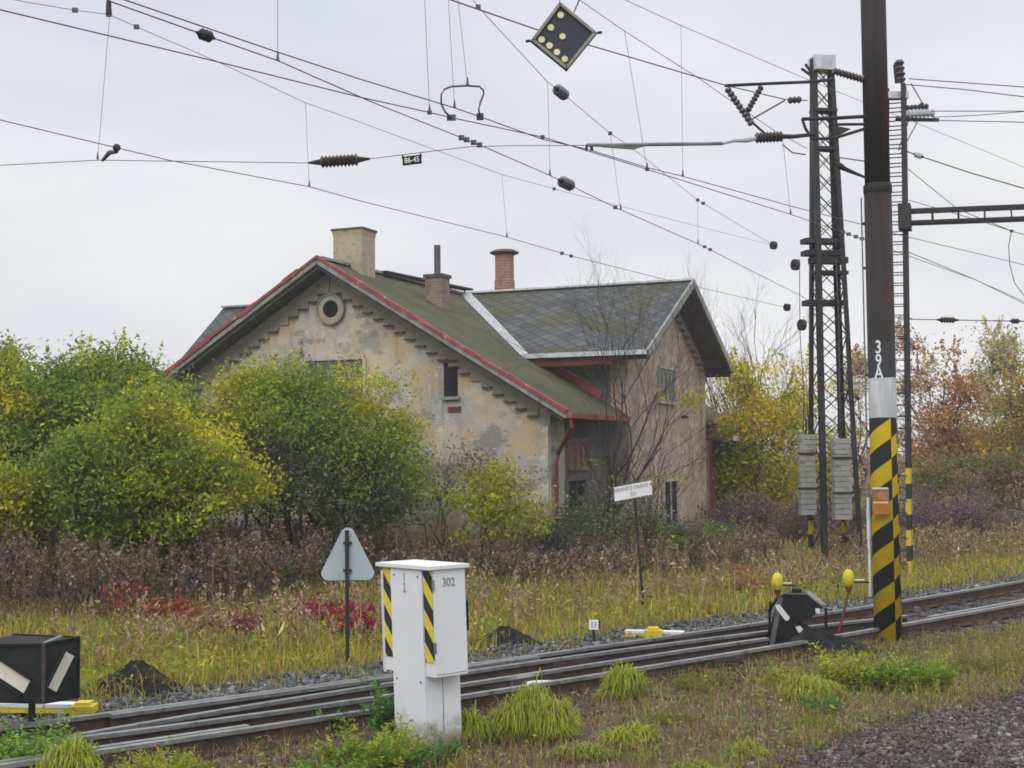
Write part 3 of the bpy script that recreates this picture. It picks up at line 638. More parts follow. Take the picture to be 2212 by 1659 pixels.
# ------------------------------------------------------------------ lattice masts
def lattice_mast(name, base, ztop, wb, wt, ax, label, dep=.7, pitch=.75, leg=.10, stripes=None, brace=.035, dept=None, rungs=False):
    t = thing(name, base, label, 'mast'); b = np.array([base[0], base[1], 0]); ay = np.cross(Z, ax); dept = dep if dept is None else dept
    mt = M['dark_steel']; legm = mat_zstripe('striped_leg', (0, 0, 1), .62, stripes, base=(.02, .02, .021)) if stripes else mt
    def cor(sx, sy, z):
        k = z / ztop; h = (wb * (1 - k) + wt * k) / 2; return b + ax * sx * h + ay * sy * h * (dep * (1 - k) + dept * k) + Z * z
    for sx in (-1, 1):
        for sy in (-1, 1):
            m = MB(); p, q = cor(sx, sy, -.2), cor(sx, sy, ztop)
            m.bar(p, q, leg, .014, up=ay); m2 = p + ay * -sy * leg * .5 + ax * sx * leg * .45, q + ay * -sy * leg * .5 + ax * sx * leg * .45
            m.bar(m2[0], m2[1], .014, leg, up=ay); m.build('leg', legm if sy > 0 or rungs else mt, t)
    for face in range(4):
        m = MB(); z = .25; c4 = [(-1, -1), (1, -1), (1, 1), (-1, 1)]; a, c = c4[face], c4[(face + 1) % 4]; k = 0; bw_ = brace if face == 0 else brace * .55
        while z < ztop - .3:
            z2 = min(z + pitch * (1 - .30 * z / ztop), ztop - .05); off = (ay if face in (0, 2) else ax) * .006; k += 1
            if rungs and face in (0, 2):
                m.bar(cor(*a, z), cor(*c, z), brace, .014)
            elif face in (0, 2): m.bar(cor(*a, z), cor(*c, z2), bw_, .012); m.bar(cor(*c, z) + off, cor(*a, z2) + off, bw_, .012)
            else: m.bar(cor(*(a if k % 2 else c), z), cor(*(c if k % 2 else a), z2), bw_, .012)
            z = z2
        m.build('lattice_bracing', mt, t)
    return t, cor, ay
MD = 33.3; mb_ = atz(1805, 1213); MBs = np.array([mb_[0], mb_[1], 0.])
axm = np.array([math.cos(.22), math.sin(.22), 0])
ZT = float(atd(1766, 128, MBs[1])[2]); lean = float(atd(1766, 128, MBs[1])[0] - MBs[0])
mast, cor, aym = lattice_mast('lattice_mast', MBs, ZT, .86, .42, axm, 'riveted lattice mast with concrete balance weights hanging beside its legs', .95, .66, .12, 2.3, .05, .30)
mast.rotation_euler = (0, math.atan2(lean + .10, ZT), 0)
ORG_M = ORG[mast]
def mz(y): return float(atd(1780, y, MBs[1])[2])
MB().box(MBs + Z * (ZT - .12), (.50, .42, .34), (axm, aym, Z)).build('mast_cap', M['zinc'], mast)
for y_, wdt, hh, off in ((522, 1.05, .16, -.12), (548, 1.02, .16, -.13), (563, .95, .20, .02), (590, .92, .12, .03), (655, 1.05, .17, -.12), (240, .62, .10, 0), (322, .6, .1, .02)):
    MB().box(MBs + Z * mz(y_) + axm * off, (wdt * .90, .34, hh * .72), (axm, aym, Z)).build('cross_beam', M['dark_steel'], mast)
for y_, x_ in ((150, -.52), (140, -.42)): MB().bar(MBs + Z * mz(y_) + axm * x_, MBs + Z * mz(172) + axm * -.15, .05).build('top_bracket', M['dark_steel'], mast)
MB().prism([MBs + Z * mz(278) + axm * .2 - aym * .3, MBs + Z * mz(300) + axm * .2 - aym * .3, MBs + Z * mz(283) + axm * .55 - aym * .3], aym * .06).build('pointed_bracket', M['dark_steel'], mast)
# balance weights: stacks of concrete blocks hung from wheels
def weights(x0, x1, y0, y1, D, label, px_w):
    a = atd(x0, y0, D); b_ = atd(x1, y1, D); cx = (a[0] + b_[0]) / 2; wd = b_[0] - a[0]; zt, zb = a[2], b_[2]; n = 15; h = (zt - zb) / n
    t = thing('balance_weight', (cx, D, zb), label, 'weight', 'balance weights of the overhead line')
    rr = random.Random(int(x0))
    for i in range(n):
        m = MB(); z = zb + h * (i + .5); j = rr.uniform(-.012, .012)
        m.box((cx + j, D, z), (wd, wd * .8, h - .012)); m.build('concrete_block', M['conc_blue'], t)
    MB().tube([(cx, D - .0, zb - .05), (cx, D, zt + .35)], .02, 6).build('hanger_rod', M['dark_steel'], t)
    for f in (.33, .76):
        MB().box((cx, D - wd * .42, zb + (zt - zb) * f), (wd + .1, .04, .045)).build('guide_bar', M['dark_steel'], t)
    for k in (-.06, .06): MB().tube([(cx + k, D, zt + .1), (cx + k * .6, D, zt + .75)], .012, 5).build('yoke', M['dark_steel'], t)
    MB().tube([(cx, D, zt + .35), atd(px_w[0], px_w[1], D), atd(px_w[2], px_w[3], D)], .010, 5).build('weight_rope', M['thin_wire'], t)
    return t
weights(1724, 1762, 938, 1112, MBs[1] - .1, 'pale concrete block stack hanging left of the lattice mast', (1728, 720, 1727, 560))
weights(1797, 1838, 947, 1122, MBs[1] - .75, 'pale concrete block stack hanging right of the lattice mast, half over its leg', (1812, 700, 1806, 560))
def wheel(x, y, D, r, label):
    c = atd(x, y, D); t = thing('tension_wheel', c, label, 'pulley')
    MB().tube([c - Vector((.9, .43, 0)) * .045, c + np.array([.9, .43, 0]) * .045], r, 18).build('wheel_disc', M['dark_steel'], t)
    MB().tube([c - np.array([.9, .43, 0]) * .09, c + np.array([.9, .43, 0]) * .09], r * .25, 10).build('hub', M['black_paint'], t); return c
wheel(1718, 572, MBs[1] - .3, .13, 'small dark pulley under the upper crossarm of the lattice mast')
wheel(1732, 702, MBs[1] - .2, .13, 'small dark pulley under the lower crossarm of the lattice mast')
wheel(1700, 664, MBs[1] - .1, .085, 'dark tension disc at the wire end left of the lower crossarm')
wheel(1671, 530, MBs[1] - .2, .095, 'dark tension disc at the wire end left of the upper crossarm')

# second lattice mast behind the tubular one, carrying the portal beam
B2 = atz(1938, 1243); B2 = np.array([B2[0], B2[1], 0.]); ZT2 = float(atd(1925, 185, B2[1])[2]); ax2 = np.array([math.cos(.35), -math.sin(.35), 0])
mast2, cor2, ay2 = lattice_mast('portal_mast', B2, ZT2, .50, .34, ax2, 'slim lattice mast with striped foot behind the tubular steel mast', 1.0, .26, .09, 2.2, .05, None, True)
lean2 = float(atd(1925, 185, B2[1])[0] - B2[0]); mast2.rotation_euler = (0, math.atan2(lean2 + .08, ZT2), 0)
pa, pb_ = atd(1948, 470, B2[1] - .2), atd(2420, 452, B2[1] - 1.6)
beam = thing('portal_beam', pa, 'dark open ladder beam running right from the slim lattice mast', 'beam')
dirb = (pb_ - pa) / np.linalg.norm(pb_ - pa); bw = np.cross(dirb, Z)
for s_ in (-1, 1):
    for dz in (-.12, .12): MB().bar(pa + Z * dz + bw * s_ * .16, pb_ + Z * dz + bw * s_ * .16, .06, .055).build('chord', M['dark_steel'], beam)
Lb = np.linalg.norm(pb_ - pa)
for k in range(0, int(Lb / .50) + 1):
    q = pa + dirb * (.1 + .5 * k)
    for s_ in (-1, 1): MB().bar(q - Z * .12 + bw * s_ * .16, q + Z * .12 + bw * s_ * .16, .05, .03, up=dirb).build('upright', M['dark_steel'], beam)
MB().box(pa + dirb * .06, (.24, .42, .52), (dirb, bw, Z)).build('end_plate', M['dark_steel'], beam)
q = pa + dirb * 2.55; MB().box(q + Z * .2, (.1, .1, .16)).build('beam_clamp', M['dark_steel'], beam)

# ------------------------------------------------------------------ overhead line
CZ = 6.3
def rib_insulator(m, a, b, r, n=8):
    a = np.asarray(a); b = np.asarray(b); pts = []; rad = []
    for i in range(n * 2 + 1):
        t = i / (n * 2); pts.append(a + (b - a) * t); rad.append(r if i % 2 else r * .62)
    return m.tube(pts, rad, 9)
class Wire:
    def __init__(s, name, label, cat, group, pts, r, mat, D=None, z=None):
        s.p = [(x, y) for x, y in pts]; s.D = D; s.z = z
        P3 = [s.at(x, y) for x, y in s.p]; s.P3 = P3
        # resample with a smooth path
        o = MB().tube(P3, r, 6).build(name, mat, None, P3[0]); tag(o, label, cat, group); s.o = o
    def at(s, x, y):
        if s.z is not None: return atz(x, y, s.z)
        return atd(x, y, s.D(x) if callable(s.D) else s.D)
    def on(s, x):
        for (a, b), (c, d) in zip(s.p[:-1], s.p[1:]):
            if min(a, c) <= x <= max(a, c): return s.at(x, b + (d - b) * (x - a) / (c - a if c != a else 1))
        return s.P3[-1]
    def insul(s, x0, x1, r, mat=None, n=8):
        a, b = s.on(x0), s.on(x1); d = b - a
        o = rib_insulator(MB(), a + d * .2, b - d * .2, r, n).build('insulator', mat or M['porcelain'], s.o)
        MB().tube([a, a + d * .2], [.012, r * .5], 6).build('insulator_cap', M['dark_steel'], o); MB().tube([b - d * .2, b], [r * .5, .012], 6).build('insulator_cap', M['dark_steel'], o); return o
    def clamp(s, x, sz=.045):
        sz *= .78; c = s.on(x); MB().box(c, (sz * 1.6, sz, sz * 1.3)).build('clamp', M['wire'], s.o)
    def drop(s, x, to, r=.0030, mat=None):
        a = s.on(x); MB().tube([a, to], r, 5).build('dropper', mat or M['thin_wire'], s.o)
        MB().tube([to + Z * .09, to + Z * .0], [.006, .018], 6).build('dropper_clamp', M['wire'], s.o)
G = 'overhead railway wires'
w1 = Wire('contact_wire', 'dark contact wire from the upper left edge passing under the omega shaped clip', 'wire', G, [(-60, 2), (0, 21), (452, 129), (778, 210), (928, 243), (975, 254), (1172, 296), (1267, 325), (1398, 366), (1708, 463), (1866, 517), (1960, 552), (2109, 605), (2300, 690)], .0062, M['wire'], z=CZ)
w2 = Wire('contact_wire', 'dark contact wire running just above the long one that meets the steady arm', 'wire', G, [(180, -34), (270, 0), (598, 112), (778, 171), (982, 233), (1037, 252), (1172, 301), (1267, 322), (1398, 362), (1475, 381), (1708, 445), (1866, 486), (1941, 507), (2200, 569), (2330, 600)], .0062, M['wire'], z=CZ)
w3 = Wire('contact_wire', 'steep dark wire crossing the middle with a section insulator, ending at the lattice mast', 'wire', G, [(150, -45), (241, 4), (423, 69), (600, 131), (800, 219), (1041, 315), (1188, 379), (1329, 448), (1522, 533), (1613, 580), (1742, 645)], .0062, M['wire'], z=CZ)
w4 = Wire('contact_wire', 'lowest dark wire falling from the left edge across the house roofs', 'wire', G, [(-60, 244), (0, 259), (235, 315), (365, 346), (667, 403), (778, 434), (1095, 512), (1234, 553), (1438, 604), (1598, 641), (1700, 665)], .0062, M['wire'], z=CZ)
d4 = lambda x: float(w4.on(min(max(x, -50), 1690))[1]); d3 = lambda x: float(w3.on(min(max(x, 160), 1740))[1]); d2 = lambda x: float(w2.on(min(max(x, 190), 2300))[1])
w5 = Wire('messenger_wire', 'thin grey carrier wire with two clamps by the top left hanger', 'wire', G, [(-40, -14), (60, 5), (162, 22), (235, 31), (295, 58), (474, 135), (660, 222), (778, 264), (1084, 377), (1197, 408), (1219, 414), (1512, 490), (1671, 530)], .0043, M['thin_wire'], D=d4)
w8 = Wire('messenger_wire', 'thin carrier wire with a pale insulator right below the diamond sign', 'wire', G, [(990, -45), (1033, 15), (1183, 177), (1212, 199), (1318, 288), (1362, 317), (1507, 432), (1671, 530)], .0043, M['thin_wire'], D=d3)
w10 = Wire('messenger_wire', 'thin carrier wire at the top running down to the head of the lattice mast', 'wire', G, [(1290, -30), (1351, 0), (1471, 55), (1741, 170), (1861, 219), (1981, 266), (2212, 361), (2330, 410)], .0043, M['thin_wire'], D=d2)
w9 = Wire('messenger_wire', 'thin carrier wire sloping from beside the diamond sign towards the long arm', 'wire', G, [(1210, -28), (1252, 0), (1349, 67), (1511, 170), (1569, 211), (1675, 284), (1744, 321)], .0043, M['thin_wire'], D=lambda x: 16 + (x - 1250) * .006)
w7 = Wire('feeder_wire', 'dark wire passing behind the diamond sign to the tip of the upper tube arm', 'wire', G, [(900, -28), (975, 0), (1154, 62), (1274, 98), (1512, 168), (1566, 184), (1697, 215), (1745, 217)], .0075, M['wire'], D=lambda x: 12.9 + (x - 975) * .0085)
w6 = Wire('span_wire', 'level span wire with a ribbed insulator and a hanging number plate', 'wire', G, [(-60, 361), (0, 357), (211, 346), (663, 352), (800, 343), (905, 330), (1015, 317), (1100, 315), (1266, 314)], .0048, M['wire'], D=17.6)
w6.insul(666, 800, .085, n=10); w3.insul(424, 464, .055, M['dark_steel'], 3); w3.insul(1206, 1240, .085, M['dark_ins'], 4); w8.insul(1197, 1226, .085, M['dark_ins'], 4)
for x in (997, 1008, 1023, 1036): w3.clamp(x, .055)
for x in (1522, 1534, 1329): w3.clamp(x, .05)
for x in (1214, 1234): w4.clamp(x, .055)
for x in (162, 235, 295): w5.clamp(x, .05)
for x in (1197,): w5.clamp(x, .05)
for x in (1033, 1318, 1507, 1519): w8.clamp(x, .05)
for x in (1172, 1398, 928): w1.clamp(x, .04)
for x in (1821, 1833, 1849, 1862): w1.clamp(x, .055)
w5.drop(660, w4.on(668)); w5.drop(1084, w4.on(1095)); w8.drop(1183, w3.on(1188)); w10.drop(1471, w2.on(1475)); w9.drop(1349, w1.on(1398))
w8.drop(1318, w3.on(1341)); w9.drop(1690, w1.on(1708)); w8.drop(1507, w3.on(1508))
tip = w6.at(211, 344); w5.drop(237, tip)
m = MB(); a = w6.on(222); b_ = w4.on(252); m.tube([a, a + (b_ - a) * .5 + Z * .02, b_ - Z * .05], [.02, .03, .022], 6); m.ball(b_, .05, 8, 6); o = m.build('wire_clip', M['dark_steel'], w6.o)
MB().tube([w5.at(235, 2), w5.at(235, 31)], [.03, .04], 8).build('top_hanger', M['dark_steel'], w5.o)
# the top carrier wires above the frame, from which the long droppers come
wt = Wire('messenger_wire', 'carrier wire above the upper edge holding the long thin droppers', 'wire', G, [(500, -160), (600, -130), (915, -60), (1010, -30), (1300, 10 - 60)], .0043, M['thin_wire'], D=d2)
wt.drop(600, w3.on(600)); wt.drop(915, w1.on(928)); wt.drop(966, w2.on(982))
om = [(975, 255), (961, 241), (953, 224), (953, 204), (960, 193), (974, 187), (1010, 185), (1036, 187), (1044, 195), (1045, 203), (1038, 220), (1034, 236), (1037, 251)]
dO = float(w2.on(1000)[1]); P3 = [atd(x, y, dO) for x, y in om]; P3[0] = w1.on(975); P3[-1] = w2.on(1037)
MB().tube(P3, .011, 6).build('omega_clip', M['wire'], wt.o); MB().box(P3[0], (.10, .05, .06)).build('clamp', M['wire'], wt.o); MB().box(P3[-1], (.08, .05, .07)).build('clamp', M['wire'], wt.o)
wt.drop(985, atd(1010, 184, dO))
# number plate on the span wire
c6 = atd(890, 346, 17.6); pl = thing('number_plate', c6, 'small black number plate hanging on the level span wire', 'plate')
pax = np.array([1, 0, .11]); pax /= np.linalg.norm(pax); pay = np.array([-.06, 0, 1.])
MB().box(c6, (.245, .012, .115), (pax, np.array([0, 1., 0]), pay / np.linalg.norm(pay))).build('plate', M['black_paint'], pl)
text_mesh('86-45', .098, c6 + np.array([0, -.010, 0]), pax, pay, M['sign_white'], pl, 'lettering', .003, .86)
for x, y, sx in ((870, 335, -1), (908, 331, 1)): MB().bar(c6 + pax * sx * .122 + Z * .03, atd(x, y, 17.6), .018).build('plate_hook', M['black_paint'], pl)

# diamond signal hung on two wires
ds = atd(1217, 79, 12.6); dsign = thing('diamond_signal', ds, 'dark diamond shaped signal board with pale round dots hanging on two wires', 'signal')
cor_px = [(1209, 4), (1290, 71), (1224, 152), (1146, 88)]
C4 = [atd(x, y, 12.6) for x, y in cor_px]
fr_in = [ds + (c - ds) * .93 for c in C4]
MB().prism([c for c in C4][::-1], np.array([0, .05, 0])).build('board', worn('dark_blue_board', (.022, .027, .045), (.03, .034, .05), 4, .45), dsign)
for i in range(4): MB().bar(fr_in[i] + np.array([0, -.012, 0]), fr_in[(i + 1) % 4] + np.array([0, -.012, 0]), .03, .026).build('frame', worn('board_frame', (.20, .19, .15), (.28, .27, .22), 6, .6), dsign)
for x, y, r in ((1211, 33, 7.2), (1190, 60, 7.2), (1215, 79, 6.8), (1170, 86, 7.2), (1187, 99, 7.2), (1203, 113, 7), (1220, 128, 7)):
    c = atd(x, y, 12.6); MB().tube([c, c + np.array([0, -.012, 0])], r / FPX * 12.6, 16).build('reflector_dot', worn('dot_paint', (.62, .56, .30), (.70, .66, .42), 5, .4), dsign)
for i in (1, 3):
    d = C4[i] - ds; d /= np.linalg.norm(d); MB().bar(C4[i], C4[i] + d * .045, .02).build('corner_lug', M['black_paint'], dsign)
MB().tube([C4[0], atd(1207, -40, 12.6)], .006, 5).build('hanging_wire', M['yellow'], dsign); MB().tube([atd(1240, 26, 12.63), atd(1252, -2, 12.63), atd(1264, -40, 12.63)], .007, 5).build('hanging_wire', M['wire'], dsign)
sp = Wire('span_wire', 'cross span wire just above the upper edge carrying the diamond sign', 'wire', G, [(1050, -44), (1207, -40), (1264, -40), (1500, -60)], .006, M['wire'], D=12.6)

# cantilever arms of the tubular mast
arm = thing('cantilever_arm', (PX, PY, 5.9), 'tube cantilever arm with ribbed insulators reaching left from the tubular mast', 'arm')
DA = 18.0
def A(x, y, D=None): return atd(x, y, D or (17.6 + (x - 1266) * .0012))
MB().tube([A(1268, 313), A(1330, 313), A(1560, 310)], .026, 8).build('steady_tube', M['grey_steel'], arm)
MB().tube([A(1268, 313), A(1266, 326)], .02, 6).build('steady_clamp', M['dark_steel'], arm); MB().tube([A(1277, 314), A(1279, 326)], .02, 6).build('steady_clamp', M['dark_steel'], arm)
MB().tube([A(1300, 315), A(1368, 320), A(1388, 314)], .02, 6).build('steady_stay', M['grey_steel'], arm)
MB().tube([A(1560, 310), A(1585, 303), A(1612, 302), A(1634, 299)], [.02, .03, .04, .03], 8).build('end_fitting', M['zinc'], arm)
rib_insulator(MB(), A(1632, 298), A(1690, 295), .075, 8).build('insulator', M['porcelain'], arm)
MB().tube([A(1690, 295), A(1714, 295), A(1760, 290)], [.035, .03, .025], 8).build('end_fitting', M['dark_steel'], arm)
MB().tube([A(1566, 185), A(1650, 181), A(1745, 177), A(1800, 172)], .022, 8).build('top_tube', M['dark_steel'], arm)
rib_insulator(MB(), A(1800, 153), A(1866, 172), .055, 9).build('insulator', M['porcelain'], arm)
rib_insulator(MB(), A(1570, 190), A(1625, 270), .05, 9).build('insulator', M['porcelain'], arm)
rib_insulator(MB(), A(1645, 187), A(1615, 240), .045, 7).build('insulator', M['porcelain'], arm)
MB().tube([A(1615, 240), A(1622, 262), A(1668, 302)], .016, 6).build('tie_rod', M['dark_steel'], arm)
MB().tube([A(1620, 260), A(1695, 217)], .012, 6).build('tie_rod', M['thin_wire'], arm)
MB().tube([A(1733, 257), A(1790, 256), A(1895, 250)], .026, 8).build('bracket_tube', M['dark_steel'], arm); MB().tube([A(1800, 269), A(1895, 268)], .02, 8).build('bracket_tube', M['dark_steel'], arm)
MB().tube([A(1755, 300), A(1800, 299), A(1895, 270)], .022, 8).build('bracket_strut', M['dark_steel'], arm); MB().tube([A(1733, 257), A(1740, 278), A(1755, 300)], .02, 6).build('bracket_strut', M['dark_steel'], arm)
MB().tube([A(1690, 312), A(1712, 330), A(1740, 334)], .009, 6).build('jumper', M['wire'], arm); MB().tube([A(1803, 339), A(1895, 352)], .008, 6).build('jumper', M['wire'], arm)
rib_insulator(MB(), A(1703, 217), A(1730, 215), .05, 3).build('insulator', M['porcelain'], arm)
m = MB()
for x, y in ((1813, 358), (1827, 366)): m.ball(A(x, y), .05, 8, 6)
MB().tube([A(1800, 350), A(1813, 358), A(1827, 366), A(1890, 392)], [.01, .045, .03, .008], 7).build('clamp', M['dark_steel'], arm)
# fittings on the slim mast to the right
DB = float(B2[1])
fit = thing('mast_fittings', atd(1945, 250, DB), 'upright and lying insulators bracketed on the right of the slim mast', 'insulator')
rib_insulator(MB(), atd(1946, 178, DB), atd(1942, 130, DB), .11, 4).build('insulator', M['porcelain'], fit)
MB().tube([atd(1932, 140, DB), atd(1936, 180, DB)], .03, 6).build('rod', M['dark_steel'], fit)
MB().box(atd(1938, 207, DB), (.42, .2, .14)).build('bracket', M['zinc'], fit)
rib_insulator(MB(), atd(1950, 247, DB), atd(2018, 243, DB), .10, 8).build('insulator', M['glass_ins'], fit)
rib_insulator(MB(), atd(1958, 233, DB), atd(2005, 229, DB), .06, 6).build('insulator', M['porcelain'], fit)
MB().tube([atd(1935, 258, DB), atd(2028, 259, DB)], .04, 6).build('bracket', M['dark_steel'], fit)
for p in ([(1965, 255), (1940, 325)], [(1985, 256), (1945, 333)], [(1968, 180), (1992, 222), (2022, 258)]): MB().tube([atd(x, y, DB) for x, y in p], .014, 5).build('rod', M['grey_steel'], fit)
rib_insulator(MB(), atd(1990, 222, DB), atd(1998, 240, DB), .05, 3).build('insulator', M['porcelain'], fit)
for n_, (lab, pts, r) in enumerate((
    ('upper of two slack wires leaving right from the top of the slim mast', [(1963, 170), (2212, 188), (2330, 196)], .010),
    ('lower of two slack wires leaving right from the top of the slim mast', [(1950, 182), (2080, 193), (2212, 209), (2330, 226)], .010),
    ('wire running level right from the pale insulator of the slim mast', [(2012, 240), (2212, 240), (2330, 238)], .009),
    ('wire running slightly down right from the bracket of the slim mast', [(2020, 260), (2212, 264), (2330, 267)], .009),
    ('wire climbing gently right from the pale insulator of the slim mast', [(2018, 253), (2110, 249), (2212, 241), (2330, 230)], .008),
    ('dark wire with a clamp sloping right below the pale insulator', [(1941, 321), (1981, 335), (2092, 372), (2212, 407), (2330, 446)], .012),
    ('thin wire falling to the portal beam right of the slim mast', [(1948, 354), (2069, 452), (2185, 499), (2330, 540)], .008),
    ('thin wire under the portal beam falling to the right edge', [(1945, 427), (2032, 452), (2120, 478), (2185, 499)], .007),
    ('thin lower wire falling steeply to the right edge', [(1952, 540), (2109, 605), (2212, 655), (2330, 712)], .008))):
    W = Wire('feeder_wire', lab, 'wire', G, pts, r, M['thin_wire'] if n_ > 5 else M['wire'], D=lambda x: DB + (1950 - x) * .004)
    if n_ == 5: W.insul(1972, 1996, .07, M['glass_ins'], 3)
    if n_ == 6:
        W.clamp(2185, .05); MB().tube([W.at(x, y) for x, y in ((2185, 499), (2179, 530), (2181, 570), (2192, 612), (2225, 655))], .009, 5).build('loop_wire', M['thin_wire'], W.o)
wl = Wire('span_wire', 'level span wire with two small insulators low at the right edge', 'wire', G, [(1940, 689), (2046, 691), (2212, 694), (2330, 697)], .010, M['wire'], D=DB)
wl.insul(2022, 2072, .07, n=5); wl.insul(2180, 2206, .06, n=4)

# ------------------------------------------------------------------ white lineside cabinet
cb = atz(925, 1634); CX, CY = cb[0], cb[1] + .30
cab = thing('lineside_cabinet', (CX, CY, 0), 'white lineside cabinet on a square column with striped edges and a flat lid', 'cabinet')
an = math.radians(47); a1 = np.array([math.cos(an), -math.sin(an), 0]); a2 = np.array([math.cos(an) * .98, math.sin(an), 0]); a2 = np.array([math.sin(an), math.cos(an), 0])
# a1 runs right and towards the viewer along the left face, a2 runs right and away along the right face
tilt = np.array([-.025, 0, 1.]); tilt /= np.linalg.norm(tilt); Sz = .42
cc = np.array([CX, CY, 0])
def cp3(p, q, z): return cc + a1 * p + a2 * q + tilt * z
def cbox(name, mat, p0, p1, q0, q1, z0, z1, par=None):
    return MB().hexa([cp3(p, q, z) for z in (z0, z1) for p, q in ((p0, q0), (p1, q0), (p1, q1), (p0, q1))]).build(name, mat, par or cab)
h = Sz / 2
col_ = cbox('column', M['cabinet'], -h, h, -h, h - .03, -.1, 1.555)
tall0, tall1 = .66, 1.545
door = cbox('cabinet_box', M['cabinet'], h + .002, h + .125, -h + .02, h - .045, tall0, tall1)
cbox('cabinet_box', M['cabinet'], -h - .125, -h - .002, -h + .02, h - .045, tall0, tall1)
cbox('box_edge', M['white_dirty'], -h - .165, -h - .127, -h + .02, -h + .06, tall0 - .02, tall1 - .03)
stp = mat_zstripe('warning_tape', tuple(Z * 1.0 - (-a1) * .0 + a1 * 1.25), .272, None, (.62, .50, .05), off=.1)
cbox('warning_tape', stp, h + .006, h + .120, -h + .012, -h + .018, tall0 + .12, tall1)
cbox('warning_tape', stp, -h - .120, -h - .006, -h + .012, -h + .018, tall0 + .12, tall1)
cbox('lid', M['cabinet'], -h - .17, h + .15, -h - .03, h - .01, 1.555, 1.585)
cbox('lid_rim', M['white_dirty'], -h - .15, h + .13, -h - .01, h - .03, 1.545, 1.553)
cbox('door_handle', M['black_paint'], h + .07, h + .128, h - .043, h - .02, 1.02, 1.27)
cbox('seam', M['fascia'], h + .001, h + .0022, -.02, -.012, .0, tall0)
cbox('seam', M['fascia'], h + .1255, h + .127, -h + .035, h - .06, tall0 + .018, tall0 + .024, door)
for z_ in (.86, 1.38):
    cbox('hinge', M['grey_steel'], h + .115, h + .135, -h + .012, -h + .03, z_, z_ + .09, door)
for p_ in (-.16, .16):
    for z_ in (.10, .60, 1.48): cbox('bolt_head', M['grey_steel'], p_ - .008, p_ + .008, -h - .006, -h, z_, z_ + .016)
cbox('kick_plate', M['fascia'], -h - .004, h + .004, -h - .004, h - .026, -.1, .045)
text_mesh('302', .10, cp3(h + .128, -.02, 1.44), a2, tilt, M['ink'], door, 'lettering', .003, .95)
text_mesh('1', .10, cp3(-.02, -h - .003, 1.475), a1, tilt, M['ink'], col_, 'lettering', .003); text_mesh('2', .12, cp3(-.02, -h - .003, 1.385), a1, tilt, M['ink'], col_, 'lettering', .003, .6)

# ------------------------------------------------------------------ triangular sign seen from behind
tb = atz(751, 1437); T = thing('triangle_sign', tb, 'grey back of a triangular road sign on a thin dark post', 'sign')
tip_z = float(atd(750, 1140, tb[1])[2]); bot_z = float(atd(750, 1254, tb[1])[2]); hw = 57 / FPX * tb[1]
hh = tip_z - bot_z; ctr = np.array([tb[0], tb[1] + .045, bot_z])
cpts = [np.array([-hw + .085, 0, .085]), np.array([hw - .085, 0, .085]), np.array([0, 0, hh - .085])]
poly = []
for (c, a0, a1_) in ((cpts[0], 150, 270), (cpts[1], -90, 30), (cpts[2], 30, 150)):
    for a in np.linspace(math.radians(a0), math.radians(a1_), 9): poly.append(ctr + c + .085 * np.array([math.cos(a), 0, math.sin(a)]))
MB().prism(poly, np.array([0, .012, 0])).build('sign_plate', M['grey_sign'], T)
MB().tube([(tb[0], tb[1], -.2), (tb[0] - .004, tb[1], tip_z - .03)], .024, 10).build('post', M['dark_steel'], T)
for z_ in (bot_z + .12, bot_z + .45): MB().box((tb[0], tb[1] + .022, z_), (.10, .035, .03)).build('bracket', M['dark_steel'], T)

# ------------------------------------------------------------------ leaning white name board
nb = atz(1392, 1325); N_ = thing('name_board', nb, 'white rectangular name board on a leaning thin dark post', 'sign'); topn = atd(1369, 1045, nb[1])
MB().tube([nb - Z * .1, topn], .022, 8).build('post', M['dark_steel'], N_)
q4 = [atd(x, y, nb[1] - .03) for x, y in ((1328, 1083), (1409, 1068), (1407, 1038), (1326, 1053))]
MB().prism(q4, np.array([0, .012, 0])).build('board', M['sign_white'], N_)
nx = (q4[1] - q4[0]) / np.linalg.norm(q4[1] - q4[0]); ny = (q4[3] - q4[0]) / np.linalg.norm(q4[3] - q4[0]); nc = sum(q4) / 4
text_mesh('HRANICE DRÁHY 8', .082, nc + ny * .055 + np.array([0, -.006, 0]), nx, ny, M['ink'], N_, 'lettering', .003, .86); text_mesh('ČD', .07, nc - ny * .05 + np.array([0, -.006, 0]), nx, ny, M['ink'], N_, 'lettering', .003)

